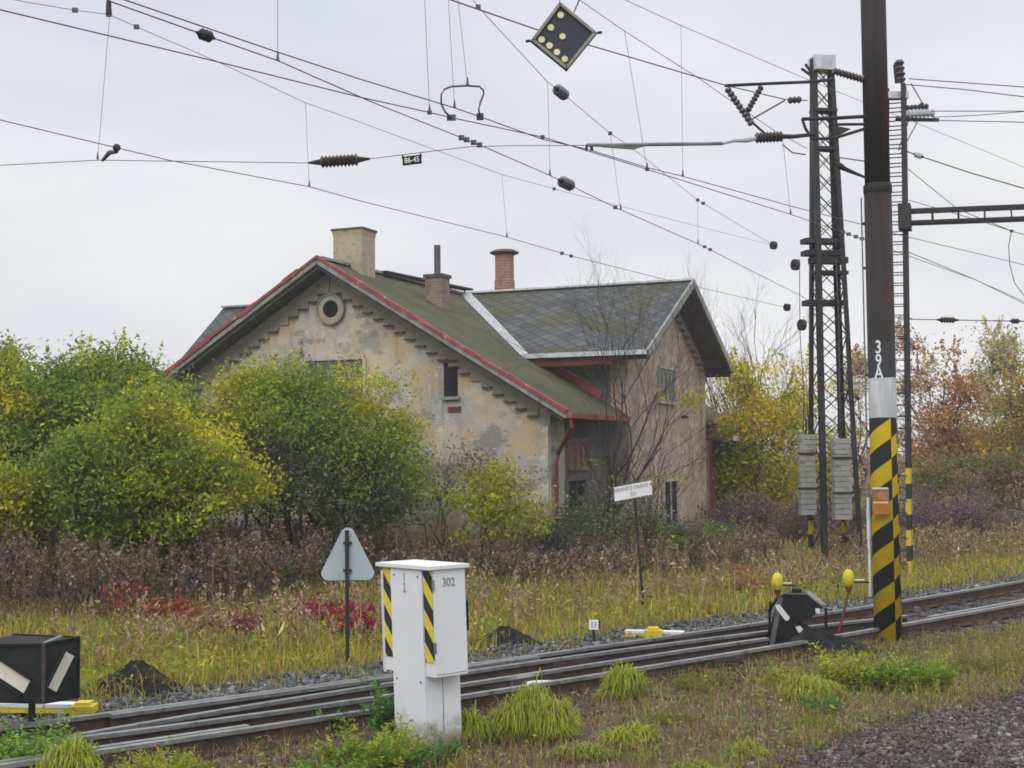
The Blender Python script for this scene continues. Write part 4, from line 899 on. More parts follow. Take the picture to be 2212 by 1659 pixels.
# ------------------------------------------------------------------ small marker, heaps, point levers
mk = atz(1283, 1388); K = thing('marker_post', mk, 'tiny white marker board numbered 11 on a short post by the rail', 'marker')
MB().box(mk + Z * .235, (.125, .03, .125)).build('board', M['sign_white'], K); MB().box(mk + Z * .07 + np.array([0, .01, 0]), (.035, .03, .28)).build('post', M['dark_steel'], K)
text_mesh('11', .10, mk + Z * .235 + np.array([0, -.018, 0]), np.array([1., 0, 0]), Z, M['black_ink'], K, 'lettering', .003, .9)
MB().box(mk + Z * .235 + np.array([.075, .03, 0]), (.03, .05, .11)).build('side_plate', M['dark_steel'], K)
def heap(c, rx, ry, hgt, label, seed, peak=0.0, name='cinder_heap'):
    g = np.random.default_rng(seed); V = []; F = []; nr, na = 16, 40; ph = g.uniform(0, 6.28, 6)
    for i in range(nr + 1):
        r = i / nr
        for j in range(na):
            a = 2 * math.pi * j / na; wob = 1 + .10 * math.sin(2 * a + ph[0]) + .07 * math.sin(3 * a + ph[1]) + .05 * math.sin(7 * a + ph[2])
            z = hgt * max(0, 1 - max(0, r - .12) / .88) ** .95 * (1 + .05 * math.sin(4 * a + ph[3])) + g.normal(0, .009) * (r < 1) - .03
            V.append((c[0] + rx * r * wob * math.cos(a) + peak * (1 - r) * rx, c[1] + ry * r * wob * math.sin(a), z))
    for i in range(nr):
        for j in range(na): F.append([i * na + j, (i + 1) * na + j, (i + 1) * na + (j + 1) % na, i * na + (j + 1) % na])
    o = link_mesh(name, V, F, M['coal'], None, (c[0], c[1], 0), True); return tag(o, label, 'heap', 'black cinder heaps beside the track')
q = atz(283, 1494); heap(q, .62, .42, .34, 'black pointed cinder heap next to the arrow lantern', 1, .12)
q = atz(1092, 1392); heap(q, .50, .36, .25, 'black rounded cinder heap right of the white cabinet', 2)
q = atz(1790, 1415); heap(q, .78, .32, .34, 'low black cinder heap between the switch lantern and the striped mast', 3, -.3)
q = atz(1158, 1393); heap(q, .25, .2, .06, 'flat little cinder heap left of the tiny marker board', 4)

def point_lever(x0, x1, y, wx, label, ysgn=1, h0=.10):
    a, b_ = atz(x0, y), atz(x1, y + 3); a, b_ = a + Z * h0, b_ + Z * h0; t = thing('point_lever', (a + b_) / 2 * np.array([1, 1, 0]), label, 'lever', 'yellow hand levers of the switch')
    MB().bar(a, b_, .16, .035).build('lever_blade', M['white_dirty'], t); MB().bar(a - Z * .045, b_ - Z * .045, .15, .05).build('lever_edge', M['yellow'], t)
    c = atz(wx, y + 4) + Z * .07; w_ = MB().box(c, (.22, .22, .13)).build('lever_weight', M['yellow'], t); MB().box(c + Z * .08, (.14, .16, .035)).build('weight_cap', M['yellow'], w_)
    MB().box(c - Z * .05 + np.array([.16, 0, 0]), (.16, .1, .09)).build('bearing', M['dark_steel'], t); return t
point_lever(-90, 165, 1549, 182, 'white topped yellow hand lever lying behind the arrow lantern', h0=.13)
point_lever(1352, 1478, 1378, 1412, 'flat yellow hand lever lying behind the rails near the marker', h0=.09)

def arrow_lantern():
    b = atz(70, 1604); t = thing('switch_lantern', b, 'black two sided switch lantern with cream bars at the lower left edge', 'lantern', 'black switch lanterns')
    zt, zb = float(atd(100, 1388, b[1])[2]), float(atd(100, 1512, b[1])[2]); D = b[1]
    k = FPX / D; xr = (160 - 1106) / k; xm = (107 - 1106) / k; xl = (-75 - 1106) / k
    # body: left face turned a little, right face turned away
    p0 = np.array([xl, D + .02, 0]); p1 = np.array([xm, D - .12, 0]); p2 = np.array([xr, D + .16, 0]); p3 = np.array([xl + .3, D + .42, 0])
    MB().hexa([p + Z * zb for p in (p0, p1, p2, p3)] + [p + Z * (zt + dz) for p, dz in ((p0, -.02), (p1, 0), (p2, .02), (p3, .02))]).build('lamp_box', M['lantern_black'], t)
    for pa_, pb_, dz0, dz1 in ((p0, p1, -.02, 0), (p1, p2, 0, .02), (p2, p3, .02, .02)): MB().bar(pa_ + Z * (zt + dz0), pb_ + Z * (zt + dz1), .03, .022).build('roof_edge', M['black_paint'], t); MB().bar(pa_ + Z * (zb - .004), pb_ + Z * (zb - .004), .026, .02).build('floor_edge', M['black_paint'], t)
    MB().bar(p1 + Z * (zb - .01), p1 + Z * (zt + .01), .03, .03).build('corner_post', M['timber'], t); MB().bar(p2 + Z * (zb - .01), p2 + Z * (zt + .03), .022, .022).build('corner_post', M['black_paint'], t)
    MB().bar(p1 + Z * (zt + .012), (p1 + p2) / 2 + Z * (zt + .055), .03, .012).build('top_fitting', M['grey_steel'], t)
    def stripe(pa, pb, f0, f1, wd, nrm):
        e = (pb - pa); L = np.linalg.norm(e); e = e / L
        A_ = pa + e * L * f0[0] + Z * (zb + (zt - zb) * f0[1]); B_ = pa + e * L * f1[0] + Z * (zb + (zt - zb) * f1[1]); d = B_ - A_; d /= np.linalg.norm(d); y_ = np.cross(nrm, d)
        o = MB().prism([A_ - y_ * wd / 2, B_ - y_ * wd / 2, B_ + y_ * wd / 2, A_ + y_ * wd / 2], nrm * .012).build('arrow_bar', M['cream'], t)
        for s in (-1, 1): MB().bar(A_ + y_ * s * (wd / 2 + .022) + nrm * .022, B_ + y_ * s * (wd / 2 + .022) + nrm * .022, .012, .05, up=nrm).build('arrow_hood', M['lantern_black'], o)
    n1 = np.cross(p1 - p0, Z); n1 /= np.linalg.norm(n1); n2 = np.cross(p2 - p1, Z); n2 /= np.linalg.norm(n2)
    stripe(p0, p1, (.34, .66), (.80, .26), .125, n1); stripe(p1, p2, (.22, .20), (.72, .78), .105, n2)
    MB().tube([(b[0], b[1] - .02, -.2), (b[0], b[1] - .02, zb + .1)], .030, 10).build('post', M['lantern_black'], t)
    MB().bar((b[0], b[1] - .02, zb + .03), (b[0] + .14, b[1] + .05, zb + .18), .03).build('brace', M['lantern_black'], t)
arrow_lantern()

def switch_stand():
    b = atz(1722, 1402); D = b[1]; t = thing('switch_lantern', b * np.array([1, 1, 0]), 'dark six sided switch lantern with white slanted bars beside the striped mast', 'lantern', 'black switch lanterns')
    pt = lambda x, y, dd=0: atd(x, y, D + dd)
    front = [(1662, 1322), (1682, 1290), (1699, 1283), (1735, 1283), (1772, 1312), (1784, 1314), (1783, 1330), (1752, 1350), (1740, 1372), (1700, 1392), (1668, 1388), (1664, 1360)]
    front = [(1664, 1388), (1664, 1350), (1684, 1287), (1700, 1283), (1743, 1283), (1776, 1312), (1752, 1334), (1722, 1344), (1712, 1390)]
    P3 = [pt(x, y) for x, y in front]; MB().prism(P3[::-1], np.array([.10, .26, 0])).build('lamp_box', M['black_paint'], t)
    MB().prism([pt(1740, 1281, -.01), pt(1776, 1311, -.01), pt(1786, 1311, .22), pt(1752, 1281, .22)], Z * .022).build('roof_sheet', M['grey_steel'], t)
    MB().bar(pt(1667, 1394, -.015), pt(1686, 1290, -.015), .06, .02, up=(0, 1, 0)).build('edge_plate', M['grey_dull'], t); MB().bar(pt(1700, 1283, -.01), pt(1743, 1283, -.01), .03, .02).build('edge_plate', M['grey_dull'], t)
    MB().box(pt(1721, 1276, .1), (.10, .12, .05)).build('lamp_cap', M['black_paint'], t)
    for (xa, ya), (xb, yb) in (((1676, 1305), (1701, 1337)), ((1720, 1352), (1744, 1378))):
        A_, B_ = pt(xa, ya, -.03), pt(xb, yb, -.03); d = (B_ - A_) / np.linalg.norm(B_ - A_); y_ = np.cross(d, np.array([0, 1., 0])); w_ = .034
        MB().prism([A_ - y_ * w_ * .5 , A_ + d * .06 - y_ * w_, B_ - y_ * w_, B_ + d * .02, B_ + y_ * w_, A_ + d * .03 + y_ * w_], np.array([0, -.012, 0])).build('white_bar', M['white_paint'], t)
    for x0, y0, x1, y1 in ((1664, 1300, 1661, 1392), (1784, 1313, 1784, 1372), (1690, 1380, 1690, 1412), (1660, 1322, 1680, 1290)): MB().bar(pt(x0, y0, .12), pt(x1, y1, .12), .03).build('frame_leg', M['black_paint'], t)
    MB().box(pt(1766, 1319, -.02), (.05, .03, .05)).build('lens', M['white_dirty'], t)
    MB().prism([pt(1700, 1352, .02), pt(1706, 1395, .02), pt(1745, 1420, .02), pt(1790, 1405, .02), pt(1770, 1368, .02), pt(1735, 1345, .02)], np.array([0, .2, 0])).build('lower_housing', M['lantern_black'], t)
switch_stand()
def ball_lever(x, y, bx_, by, hx, label):
    D = atz(bx_, by)[1]; c = atd(x, y, D); t = thing('counterweight_lever', atz(bx_, by), label, 'lever', 'yellow counterweights of the switch')
    MB().ball(c, (.078, .085, .125), 18, 12).build('counterweight', M['yellow_ball'], t, smooth=True)
    MB().tube([c - Z * .10, c - Z * .17], [.05, .03], 8).build('weight_neck', M['dark_red'], t)
    MB().tube([c - Z * .15, atz(bx_, by)], .018, 8).build('lever_arm', M['dark_red'], t)
    e = atd(hx, y + 8, D); h_ = MB().tube([c + np.array([.05, 0, -.045]), e], .011, 6).build('handle', M['black_paint'], t)
    MB().tube([c + np.array([.06, -.01, -.02]), c + (e - c) * .75 + np.array([0, -.01, .02])], .012, 6).build('handle_sleeve', M['cream'], h_)
ball_lever(1679, 1257, 1688, 1385, 1720, 'yellow egg shaped counterweight at the switch lantern')
ball_lever(1833, 1250, 1806, 1392, 1878, 'yellow egg shaped counterweight just left of the striped mast')
# concrete cable pit beside the near rail
q = atz(1196, 1502); cpit = thing('cable_pit', q, 'small pale concrete cable pit behind the bright grass tuft', 'pit')
MB().box(q + np.array([.02, .06, .05]), (.30, .16, .10)).build('pit_wall', M['conc'], cpit); MB().box(q + np.array([-.05, .06, .115]), (.46, .22, .03)).build('pit_lid', M['white_dirty'], cpit)
MB().box(q + np.array([-.42, -.12, .03]), (.22, .18, .05)).build('pit_slab', M['white_dirty'], cpit)

# ------------------------------------------------------------------ vegetation
def fast_mesh(name, V, F, C, mat, parent=None, origin=None):
    """V (n,3), F (m,k) faces of equal size, C (m,3) real leaf colours per face"""
    V = np.asarray(V, np.float32); F = np.asarray(F, np.int32)
    org = ORG[parent] if parent is not None else (np.array(origin, float) if origin is not None else np.zeros(3))
    me = bpy.data.meshes.new(name); m, k = F.shape
    me.vertices.add(len(V)); me.vertices.foreach_set('co', (V - org.astype(np.float32)).ravel())
    me.loops.add(m * k); me.loops.foreach_set('vertex_index', F.ravel())
    me.polygons.add(m); me.polygons.foreach_set('loop_start', np.arange(0, m * k, k, dtype=np.int32))
    me.update(calc_edges=True)
    ca = me.color_attributes.new('Col', 'FLOAT_COLOR', 'CORNER'); cc_ = np.ones((m, k, 4), np.float32); cc_[:, :, :3] = np.asarray(C, np.float32)[:, None, :]
    ca.data.foreach_set('color', cc_.ravel()); me.materials.append(mat)
    o = bpy.data.objects.new(name, me); col.objects.link(o); ORG[o] = org
    if parent is not None: o.parent = parent
    else: o.location = tuple(org)
    return o
def pick(pal, n, g, jit=.18):
    c = np.array([p[:3] for p in pal], float); w_ = np.array([p[3] if len(p) > 3 else 1 for p in pal], float)
    i = g.choice(len(pal), n, p=w_ / w_.sum()); return np.clip(c[i] * np.exp(g.normal(0, jit, (n, 1))) * np.exp(g.normal(0, jit * .35, (n, 3))), .004, .9)
def unit(a): return a / (np.linalg.norm(a, axis=-1, keepdims=True) + 1e-9)
def leaf_quads(cent, size, g, up=.35, droop=None, aspect=.45):
    n = len(cent); nrm = unit(g.normal(0, 1, (n, 3)) + np.array([0, 0, up])); t = g.normal(0, 1, (n, 3))
    if droop is not None: t = t + np.array([0, 0, -droop])
    t = unit(t - nrm * np.sum(t * nrm, 1, keepdims=True)); b = np.cross(nrm, t); s = size * np.exp(g.normal(0, .28, (n, 1)))
    V = np.stack([cent - t * s * .5, cent + b * s * aspect * .5 + nrm * s * .08, cent + t * s * .5, cent - b * s * aspect * .5 + nrm * s * .08], 1).reshape(-1, 3)
    return V, np.arange(n * 4).reshape(-1, 4)
def blades(name, pos, hgt, wid, pal, g, lean=.35, mat=None, parent=None, origin=None, colors=None, dirs=None):
    n = len(pos); a = g.uniform(0, 2 * np.pi, n) if dirs is None else dirs; d = np.stack([np.cos(a), np.sin(a), np.zeros(n)], 1); sd_ = np.stack([-np.sin(a), np.cos(a), np.zeros(n)], 1)
    tw = g.uniform(0, np.pi, n); sd_ = sd_ * np.cos(tw)[:, None] + d * np.sin(tw)[:, None]
    ln = np.abs(g.normal(0, lean, n))[:, None]; h_ = np.asarray(hgt)[:, None] if hasattr(hgt, '__len__') else np.full((n, 1), hgt); w_ = np.asarray(wid)[:, None] if hasattr(wid, '__len__') else np.full((n, 1), wid)
    b0 = pos - sd_ * w_ * .5; b1 = pos + sd_ * w_ * .5; mid_ = pos + d * h_ * ln * .30 + Z * h_ * .55; m0 = mid_ - sd_ * w_ * .4; m1 = mid_ + sd_ * w_ * .4; tp = pos + d * h_ * ln + Z * h_ * (1 - .35 * np.minimum(ln, 1.2))
    V = np.stack([b0, b1, m0, m1, tp], 1).reshape(-1, 3); k = np.arange(n)[:, None] * 5
    F = np.concatenate([k + np.array([0, 1, 3]), k + np.array([0, 3, 2]), k + np.array([2, 3, 4])], 0); c = pick(pal, n, g) if colors is None else colors
    return fast_mesh(name, V, F, np.concatenate([c, c, c], 0), mat or M['straw'], parent, origin)
def in_poly(P_, poly):
    x, y = P_[:, 0], P_[:, 1]; r = np.zeros(len(P_), bool); n = len(poly)
    for i in range(n):
        (x0, y0), (x1, y1) = poly[i], poly[(i + 1) % n]; c = ((y0 > y) != (y1 > y)) & (x < (x1 - x0) * (y - y0) / (y1 - y0 + 1e-12) + x0); r ^= c
    return r
def scatter(poly_px, n, g, falloff=1.0, avoid=None):
    """ground points inside an area whose corners are given as photo pixels on the ground; density falls with distance"""
    W = np.array([atz(x, y)[:2] for x, y in poly_px]); lo, hi = W.min(0), W.max(0); out_ = []; tot = 0
    while tot < n:
        q = g.uniform(lo, hi, (n * 3, 2)); q = q[in_poly(q, W)]; D = np.maximum(q[:, 1], 4); q = q[g.uniform(0, 1, len(q)) < (max(4, lo[1]) / D) ** falloff]
        out_.append(q); tot += len(q)
        if len(out_) > 60: break
    q = np.concatenate(out_)[:n]; return np.concatenate([q, np.zeros((len(q), 1))], 1)
def vnoise(P_, s, seed):      # cheap smooth 2-D noise for patchiness
    g = np.random.default_rng(seed); r = np.zeros(len(P_))
    for _ in range(5):
        k = g.normal(0, 1, 2) / s; r += np.sin(P_[:, 0] * k[0] * 3 + P_[:, 1] * k[1] * 3 + g.uniform(0, 6.28))
    return r / 5
def line_dist(P_, L): return np.interp(P_[:, 0], np.array(L)[:, 0], np.array(L)[:, 1])

YG = [(.26, .26, .03, 3.5), (.34, .28, .04, 3), (.37, .27, .06, 2.4), (.19, .225, .028, 3), (.31, .16, .05, 1.6), (.20, .10, .055, 1.2), (.42, .34, .15, .6)]
TAN = [(.35, .26, .125, 3), (.28, .195, .085, 3), (.20, .125, .065, 2.4), (.42, .35, .22, 1.2), (.20, .17, .05, 1)]
BRN = [(.165, .115, .08, 3), (.125, .085, .065, 3), (.21, .155, .11, 2), (.095, .068, .056, 2.5), (.17, .085, .06, .9), (.15, .15, .05, 1.2)]
FLUFF = [(.225, .165, .125, 3), (.17, .12, .088, 3), (.34, .275, .205, .9), (.125, .088, .066, 3)]
# far meadow: tufts of yellow, green and tan autumn grass
SH = [(-400, 1632), (0, 1540), (190, 1518), (380, 1496), (700, 1450), (1000, 1410), (1290, 1370), (1420, 1353), (1660, 1322), (1800, 1306), (1960, 1284), (2212, 1243), (2600, 1180)]
g = np.random.default_rng(21)
Pm = scatter([(x, y) for x, y in SH] + [(2600, 1120), (-400, 1140)], 90000, g, 1.5)
patch = vnoise(Pm, 1.6, 4); patch2 = vnoise(Pm, .6, 5)
hm = np.clip(.22 + .12 * patch + .13 * patch2 + g.normal(0, .07, len(Pm)), .06, .62)
cY = pick(YG, len(Pm), g); cT = pick(TAN, len(Pm), g); mixm = (patch + .5 * g.normal(0, 1, len(Pm)) + .12 * (Pm[:, 0] - 1)) > .62
kA = np.polyfit(np.array(RA) @ np.array([.715, .699]), np.array(RA) @ np.array([-.699, .715]), 2)
dist = Pm[:, :2] @ np.array([-.699, .715]) - np.polyval(kA, np.clip(Pm[:, :2] @ np.array([.715, .699]), 5, 30))
lush = (dist + g.normal(0, .7, len(Pm)) + 1.2 * vnoise(Pm, .8, 77)) < 3.4; cY = np.where(lush[:, None], pick([(.30, .31, .028, 3), (.40, .34, .04, 3), (.23, .26, .028, 2), (.42, .31, .07, 2.2), (.34, .18, .06, 1.1)], len(Pm), g), cY); mixm &= ~(lush & (g.uniform(0, 1, len(Pm)) < .75))
tag(blades('meadow_grass', Pm, hm, .006 + .00045 * Pm[:, 1], None, g, .95, colors=np.where(mixm[:, None], cT, cY)), 'yellow and tan autumn grass covering the ground beyond the track', 'grass', None, 'stuff')
# green low herbs inside the meadow
Ph = scatter([(x, y) for x, y in SH] + [(2212, 1215), (1600, 1265), (900, 1330), (-300, 1400)], 16000, g, 1.0); keep = vnoise(Ph, .9, 9) > .05; Ph = Ph[keep]
cen = Ph + np.stack([g.normal(0, .05, len(Ph)), g.normal(0, .05, len(Ph)), g.uniform(.03, .30, len(Ph))], 1)
V, F = leaf_quads(cen, .065, g, .8); tag(fast_mesh('meadow_herbs', V, F, pick([(.24, .30, .025, 3), (.34, .33, .035, 3), (.16, .22, .03, 2), (.36, .20, .06, .7)], len(cen), g), M['leaf']), 'low green and yellow herbs between the meadow grass', 'herbs', None, 'stuff')

# dead goldenrod: brown stalks with hanging leaves and fluffy heads
def weeds(name, label, poly, n, h0, h1, seed, top_seed=3, fluff=34, lv=16, falloff=.8, pal=BRN, fpal=FLUFF, spread=.07):
    g = np.random.default_rng(seed); Pw = scatter(poly, int(n * 1.7), g, falloff); Pw = Pw[(vnoise(Pw, .9, top_seed + 40) + g.normal(0, .28, len(Pw))) > -.18][:n]; n = len(Pw); hh_ = np.clip(h0 + (h1 - h0) * (.5 + .75 * vnoise(Pw, 1.3, top_seed)) + g.normal(0, .16, n), .30, 2.2)
    lean = g.normal(0, .16, (n, 2)); topp = Pw + np.concatenate([lean * hh_[:, None], hh_[:, None]], 1)
    # stalks
    w_ = .011; a = g.uniform(0, np.pi, n); sd_ = np.stack([np.cos(a), np.sin(a), np.zeros(n)], 1) * w_
    V = [np.stack([Pw - sd_, Pw + sd_, topp + sd_ * .4, topp - sd_ * .4], 1).reshape(-1, 3)]; F = [np.arange(n * 4).reshape(-1, 4)]; C = [pick(pal, n, g)]
    off = n * 4
    t = g.uniform(.18, .8, (n, lv)); c = Pw[:, None] + (topp - Pw)[:, None] * t[..., None] + g.normal(0, .045, (n, lv, 3)); v, f = leaf_quads(c.reshape(-1, 3), .10, g, .1, 1.2, .26); V.append(v); F.append(f + off); C.append(pick(pal, n * lv, g, .3)); off += len(v)
    t = g.uniform(.0, 1, (n, fluff)); tt = .74 + .26 * t; rad = spread * (1.15 - t)
    c = Pw[:, None] + (topp - Pw)[:, None] * tt[..., None] + g.normal(0, 1, (n, fluff, 3)) * rad[..., None] * np.array([1, 1, .6]); v, f = leaf_quads(c.reshape(-1, 3), .052, g, .3, None, .6); V.append(v); F.append(f + off); C.append(pick(fpal, n * fluff, g, .2))
    return tag(fast_mesh(name, np.concatenate(V), np.concatenate(F), np.concatenate(C), M['straw']), label, 'weeds', None, 'stuff')
weeds('dead_goldenrod', 'thick belt of dead brown goldenrod with fluffy heads below the left bushes', [(-350, 1350), (-100, 1372), (160, 1350), (480, 1330), (640, 1300), (820, 1272), (820, 1225), (560, 1205), (-350, 1210)], 2300, .72, 1.28, 31)
weeds('dead_goldenrod', 'lower belt of dead brown stalks in front of the house', [(820, 1272), (1000, 1268), (1250, 1268), (1500, 1250), (1680, 1225), (1680, 1190), (1300, 1195), (820, 1205)], 1400, .42, .78, 32, fluff=16, fpal=[(.24, .18, .12, 3), (.18, .13, .09, 3), (.32, .26, .16, 1.2), (.13, .095, .075, 2)], pal=[(.20, .14, .085, 3), (.15, .105, .07, 3), (.28, .22, .12, 2), (.11, .08, .06, 1.5), (.20, .20, .05, 2)])
weeds('dry_weeds', 'low dry tan weeds in the meadow right of the striped mast', [(1860, 1240), (2400, 1200), (2400, 1140), (1750, 1175)], 900, .30, .62, 33, fluff=14, pal=TAN, fpal=TAN)
weeds('dry_weeds', 'thin standing dry stems scattered through the grass by the cabinet', [(150, 1470), (700, 1425), (1300, 1350), (1660, 1315), (1900, 1280), (1900, 1235), (1500, 1270), (820, 1300), (100, 1400)], 330, .35, .75, 34, fluff=12, lv=8, pal=TAN, fpal=[(.36, .27, .17, 2), (.26, .18, .12, 2)], spread=.045)

# crushed stone
def stones(name, label, pos, size, seed, pal):
    g = np.random.default_rng(seed); n = len(pos)
    base = np.array([(-1, -.8, -.7), (1, -1, -.7), (1, 1, -.7), (-1, 1, -.7), (-.75, -.7, .7), (.7, -.8, .6), (.75, .7, .75), (-.65, .75, .6)]) * .5
    V = base[None] * (1 + g.normal(0, .27, (n, 8, 3))); s_ = size * np.exp(g.normal(0, .32, (n, 1, 1))) * np.exp(g.normal(0, .18, (n, 1, 3))); V = V * s_
    a = g.uniform(0, 6.28, n); ca, sa = np.cos(a), np.sin(a); b = g.normal(0, .4, n); cb_, sb_ = np.cos(b), np.sin(b)
    x, y, z = V[..., 0], V[..., 1], V[..., 2]; y, z = y * cb_[:, None] - z * sb_[:, None], y * sb_[:, None] + z * cb_[:, None]; x, y = x * ca[:, None] - y * sa[:, None], x * sa[:, None] + y * ca[:, None]
    V = np.stack([x, y, z], -1) + pos[:, None]; k = np.arange(n)[:, None] * 8
    F = np.concatenate([k + np.array(q) for q in ((3, 2, 1, 0), (4, 5, 6, 7), (0, 1, 5, 4), (1, 2, 6, 5), (2, 3, 7, 6), (3, 0, 4, 7))], 0); c = pick(pal, n, g, .03) * np.exp(g.normal(0, .26, (n, 1)))
    return tag(fast_mesh(name, V.reshape(-1, 3), F, np.concatenate([c] * 6, 0), M['stone']), label, 'gravel', None, 'stuff')
g = np.random.default_rng(41)
def along(shift0, shift1, n, lo=-1.5, hi=45, pw=1.7):
    t = lo + (hi - lo) * g.uniform(0, 1, n) ** pw; L0 = smooth_line(RA, 2, lo, hi, 400, shift0); L1 = smooth_line(RA, 2, lo, hi, 400, shift1); k = g.uniform(0, 1, n); s_ = (t - lo) / (hi - lo) * 399
    A0 = np.stack([np.interp(s_, np.arange(400), L0[:, i]) for i in (0, 1)], 1); A1 = np.stack([np.interp(s_, np.arange(400), L1[:, i]) for i in (0, 1)], 1); return np.concatenate([A0 + (A1 - A0) * k[:, None], np.zeros((n, 1))], 1)
GR = [(.105, .11, .12, 3), (.15, .156, .165, 2), (.06, .064, .07, 3.4), (.22, .22, .22, .35), (.11, .085, .07, 1.3)]
p1 = np.concatenate([along(.10, 1.15, 20000), along(.8, 1.8, 6500)]); p1[:, 2] = g.uniform(.0, .045, len(p1)); stones('shoulder_ballast', 'grey blue crushed stone heaped along the far side of the track', p1, .036, 1, GR)
p2 = along(-2.2, .0, 7500); p2[:, 2] = g.uniform(-.01, .03, len(p2)); stones('track_stone', 'dark crushed stone between the rails', p2, .042, 2, [(.085, .078, .075, 3), (.055, .05, .048, 3), (.14, .13, .125, 1), (.09, .065, .05, 1.5)])
Pg = scatter([(1330, 1900), (1560, 1690), (1700, 1630), (1850, 1565), (2000, 1522), (2300, 1445), (2700, 1425), (2700, 1900)], 42000, g, 1.2); Pg[:, 2] = g.uniform(0, .03, len(Pg))
stones('path_gravel', 'brown grey crushed stone in the lower right corner', Pg, .027, 3, [(.095, .082, .074, 3), (.14, .125, .113, 1.4), (.05, .042, .039, 4), (.095, .065, .052, 2.2), (.21, .19, .175, .25)])
Pv = scatter([(-200, 1760), (300, 1640), (700, 1590), (1100, 1525), (1500, 1455), (1900, 1420), (2400, 1340), (2400, 1460), (1900, 1545), (1500, 1720), (1300, 1900), (-200, 1900)], 5200, g, 1.0); Pv[:, 2] = g.uniform(-.01, .012, len(Pv))
stones('verge_stone', 'scattered small stones in the near verge', Pv, .024, 4, [(.22, .19, .17, 3), (.13, .11, .10, 3), (.32, .29, .27, 1)])

# near verge: short reddish brown, tan and olive growth
g = np.random.default_rng(51)
NV = [(-300, 1800), (-100, 1690), (300, 1640), (700, 1585), (1000, 1540), (1300, 1485), (1600, 1432), (1900, 1400), (2100, 1372), (2400, 1318), (2400, 1465), (2080, 1530), (1850, 1590), (1640, 1700), (1400, 1900), (-300, 1900)]
Pn = scatter(NV, 44000, g, 1.3); pt_ = vnoise(Pn, .7, 12); pt2 = vnoise(Pn, .25, 13); keep = (pt2 + g.normal(0, .45, len(Pn))) > -.25; Pn = Pn[keep]; pt_ = pt_[keep]
RB_ = [(.25, .125, .08, 3), (.19, .095, .068, 3), (.30, .195, .105, 3), (.125, .08, .058, 2.5), (.36, .27, .15, 1.1)]; OL = [(.23, .24, .035, 3), (.17, .20, .028, 3), (.30, .255, .06, 2.2), (.29, .18, .075, 1.6)]
right = (Pn[:, 0] * .22 + pt_ * 1.3 + g.normal(0, .5, len(Pn))); cN = np.where((right > .45)[:, None], pick(OL, len(Pn), g), pick(RB_, len(Pn), g))
hN = np.clip(.09 + .05 * pt_ + np.abs(g.normal(0, .07, len(Pn))), .03, .40)
tag(blades('verge_grass', Pn, hN, .0035 + .00028 * Pn[:, 1], None, g, 1.0, colors=cN), 'short reddish brown and olive grass in the near verge', 'grass', None, 'stuff')
Pq = scatter(NV, 20000, g, 1.2); kq = (vnoise(Pq, .45, 17) + g.normal(0, .25, len(Pq))) > .12; Pq = Pq[kq]; Pq[:, 2] = g.uniform(.01, .13, len(Pq)); V, F = leaf_quads(Pq, .036, g, 1.0)
tag(fast_mesh('verge_herbs', V, F, pick([(.23, .29, .03, 3), (.32, .34, .04, 2.5), (.15, .20, .035, 2), (.34, .21, .09, 1.3), (.26, .12, .09, 1)], len(Pq), g), M['leaf']), 'small green and reddish herbs creeping over the near verge', 'herbs', None, 'stuff')
# grass creeping into the track
Pt = along(-2.3, -.2, 2600, pw=1.3); kt = vnoise(Pt, .5, 23) > .15; Pt = Pt[kt]; tag(blades('track_weeds', Pt, np.clip(g.normal(.10, .05, len(Pt)), .03, .3), .008, [(.16, .16, .035, 2), (.22, .14, .08, 2), (.13, .09, .06, 2)], g, .5), 'thin weeds growing between the rails and sleepers', 'weeds', None, 'stuff')

Pb = along(.75, 1.9, 5200, pw=1.5); Pb = Pb[vnoise(Pb, .5, 29) > -.15]; tag(blades('shoulder_weeds', Pb, np.clip(g.normal(.14, .07, len(Pb)), .04, .4), .010, [(.30, .30, .035, 3), (.24, .15, .08, 2), (.34, .26, .09, 2), (.20, .24, .03, 2)], g, .8), 'thin yellow and brown grass creeping over the far ballast edge', 'grass', None, 'stuff')
Pb = scatter([(1250, 1740), (1500, 1640), (1700, 1590), (1880, 1540), (2050, 1495), (2300, 1420), (2300, 1475), (2050, 1560), (1850, 1630), (1700, 1700), (1500, 1800)], 5200, g, 1.0); Pb = Pb[vnoise(Pb, .35, 31) > -.1]; tag(blades('gravel_weeds', Pb, np.clip(g.normal(.07, .04, len(Pb)), .02, .2), .006, [(.22, .15, .09, 3), (.26, .22, .06, 2), (.17, .10, .07, 2.5), (.30, .24, .13, 1)], g, 1.0), 'sparse brown grass creeping over the gravel corner', 'grass', None, 'stuff')
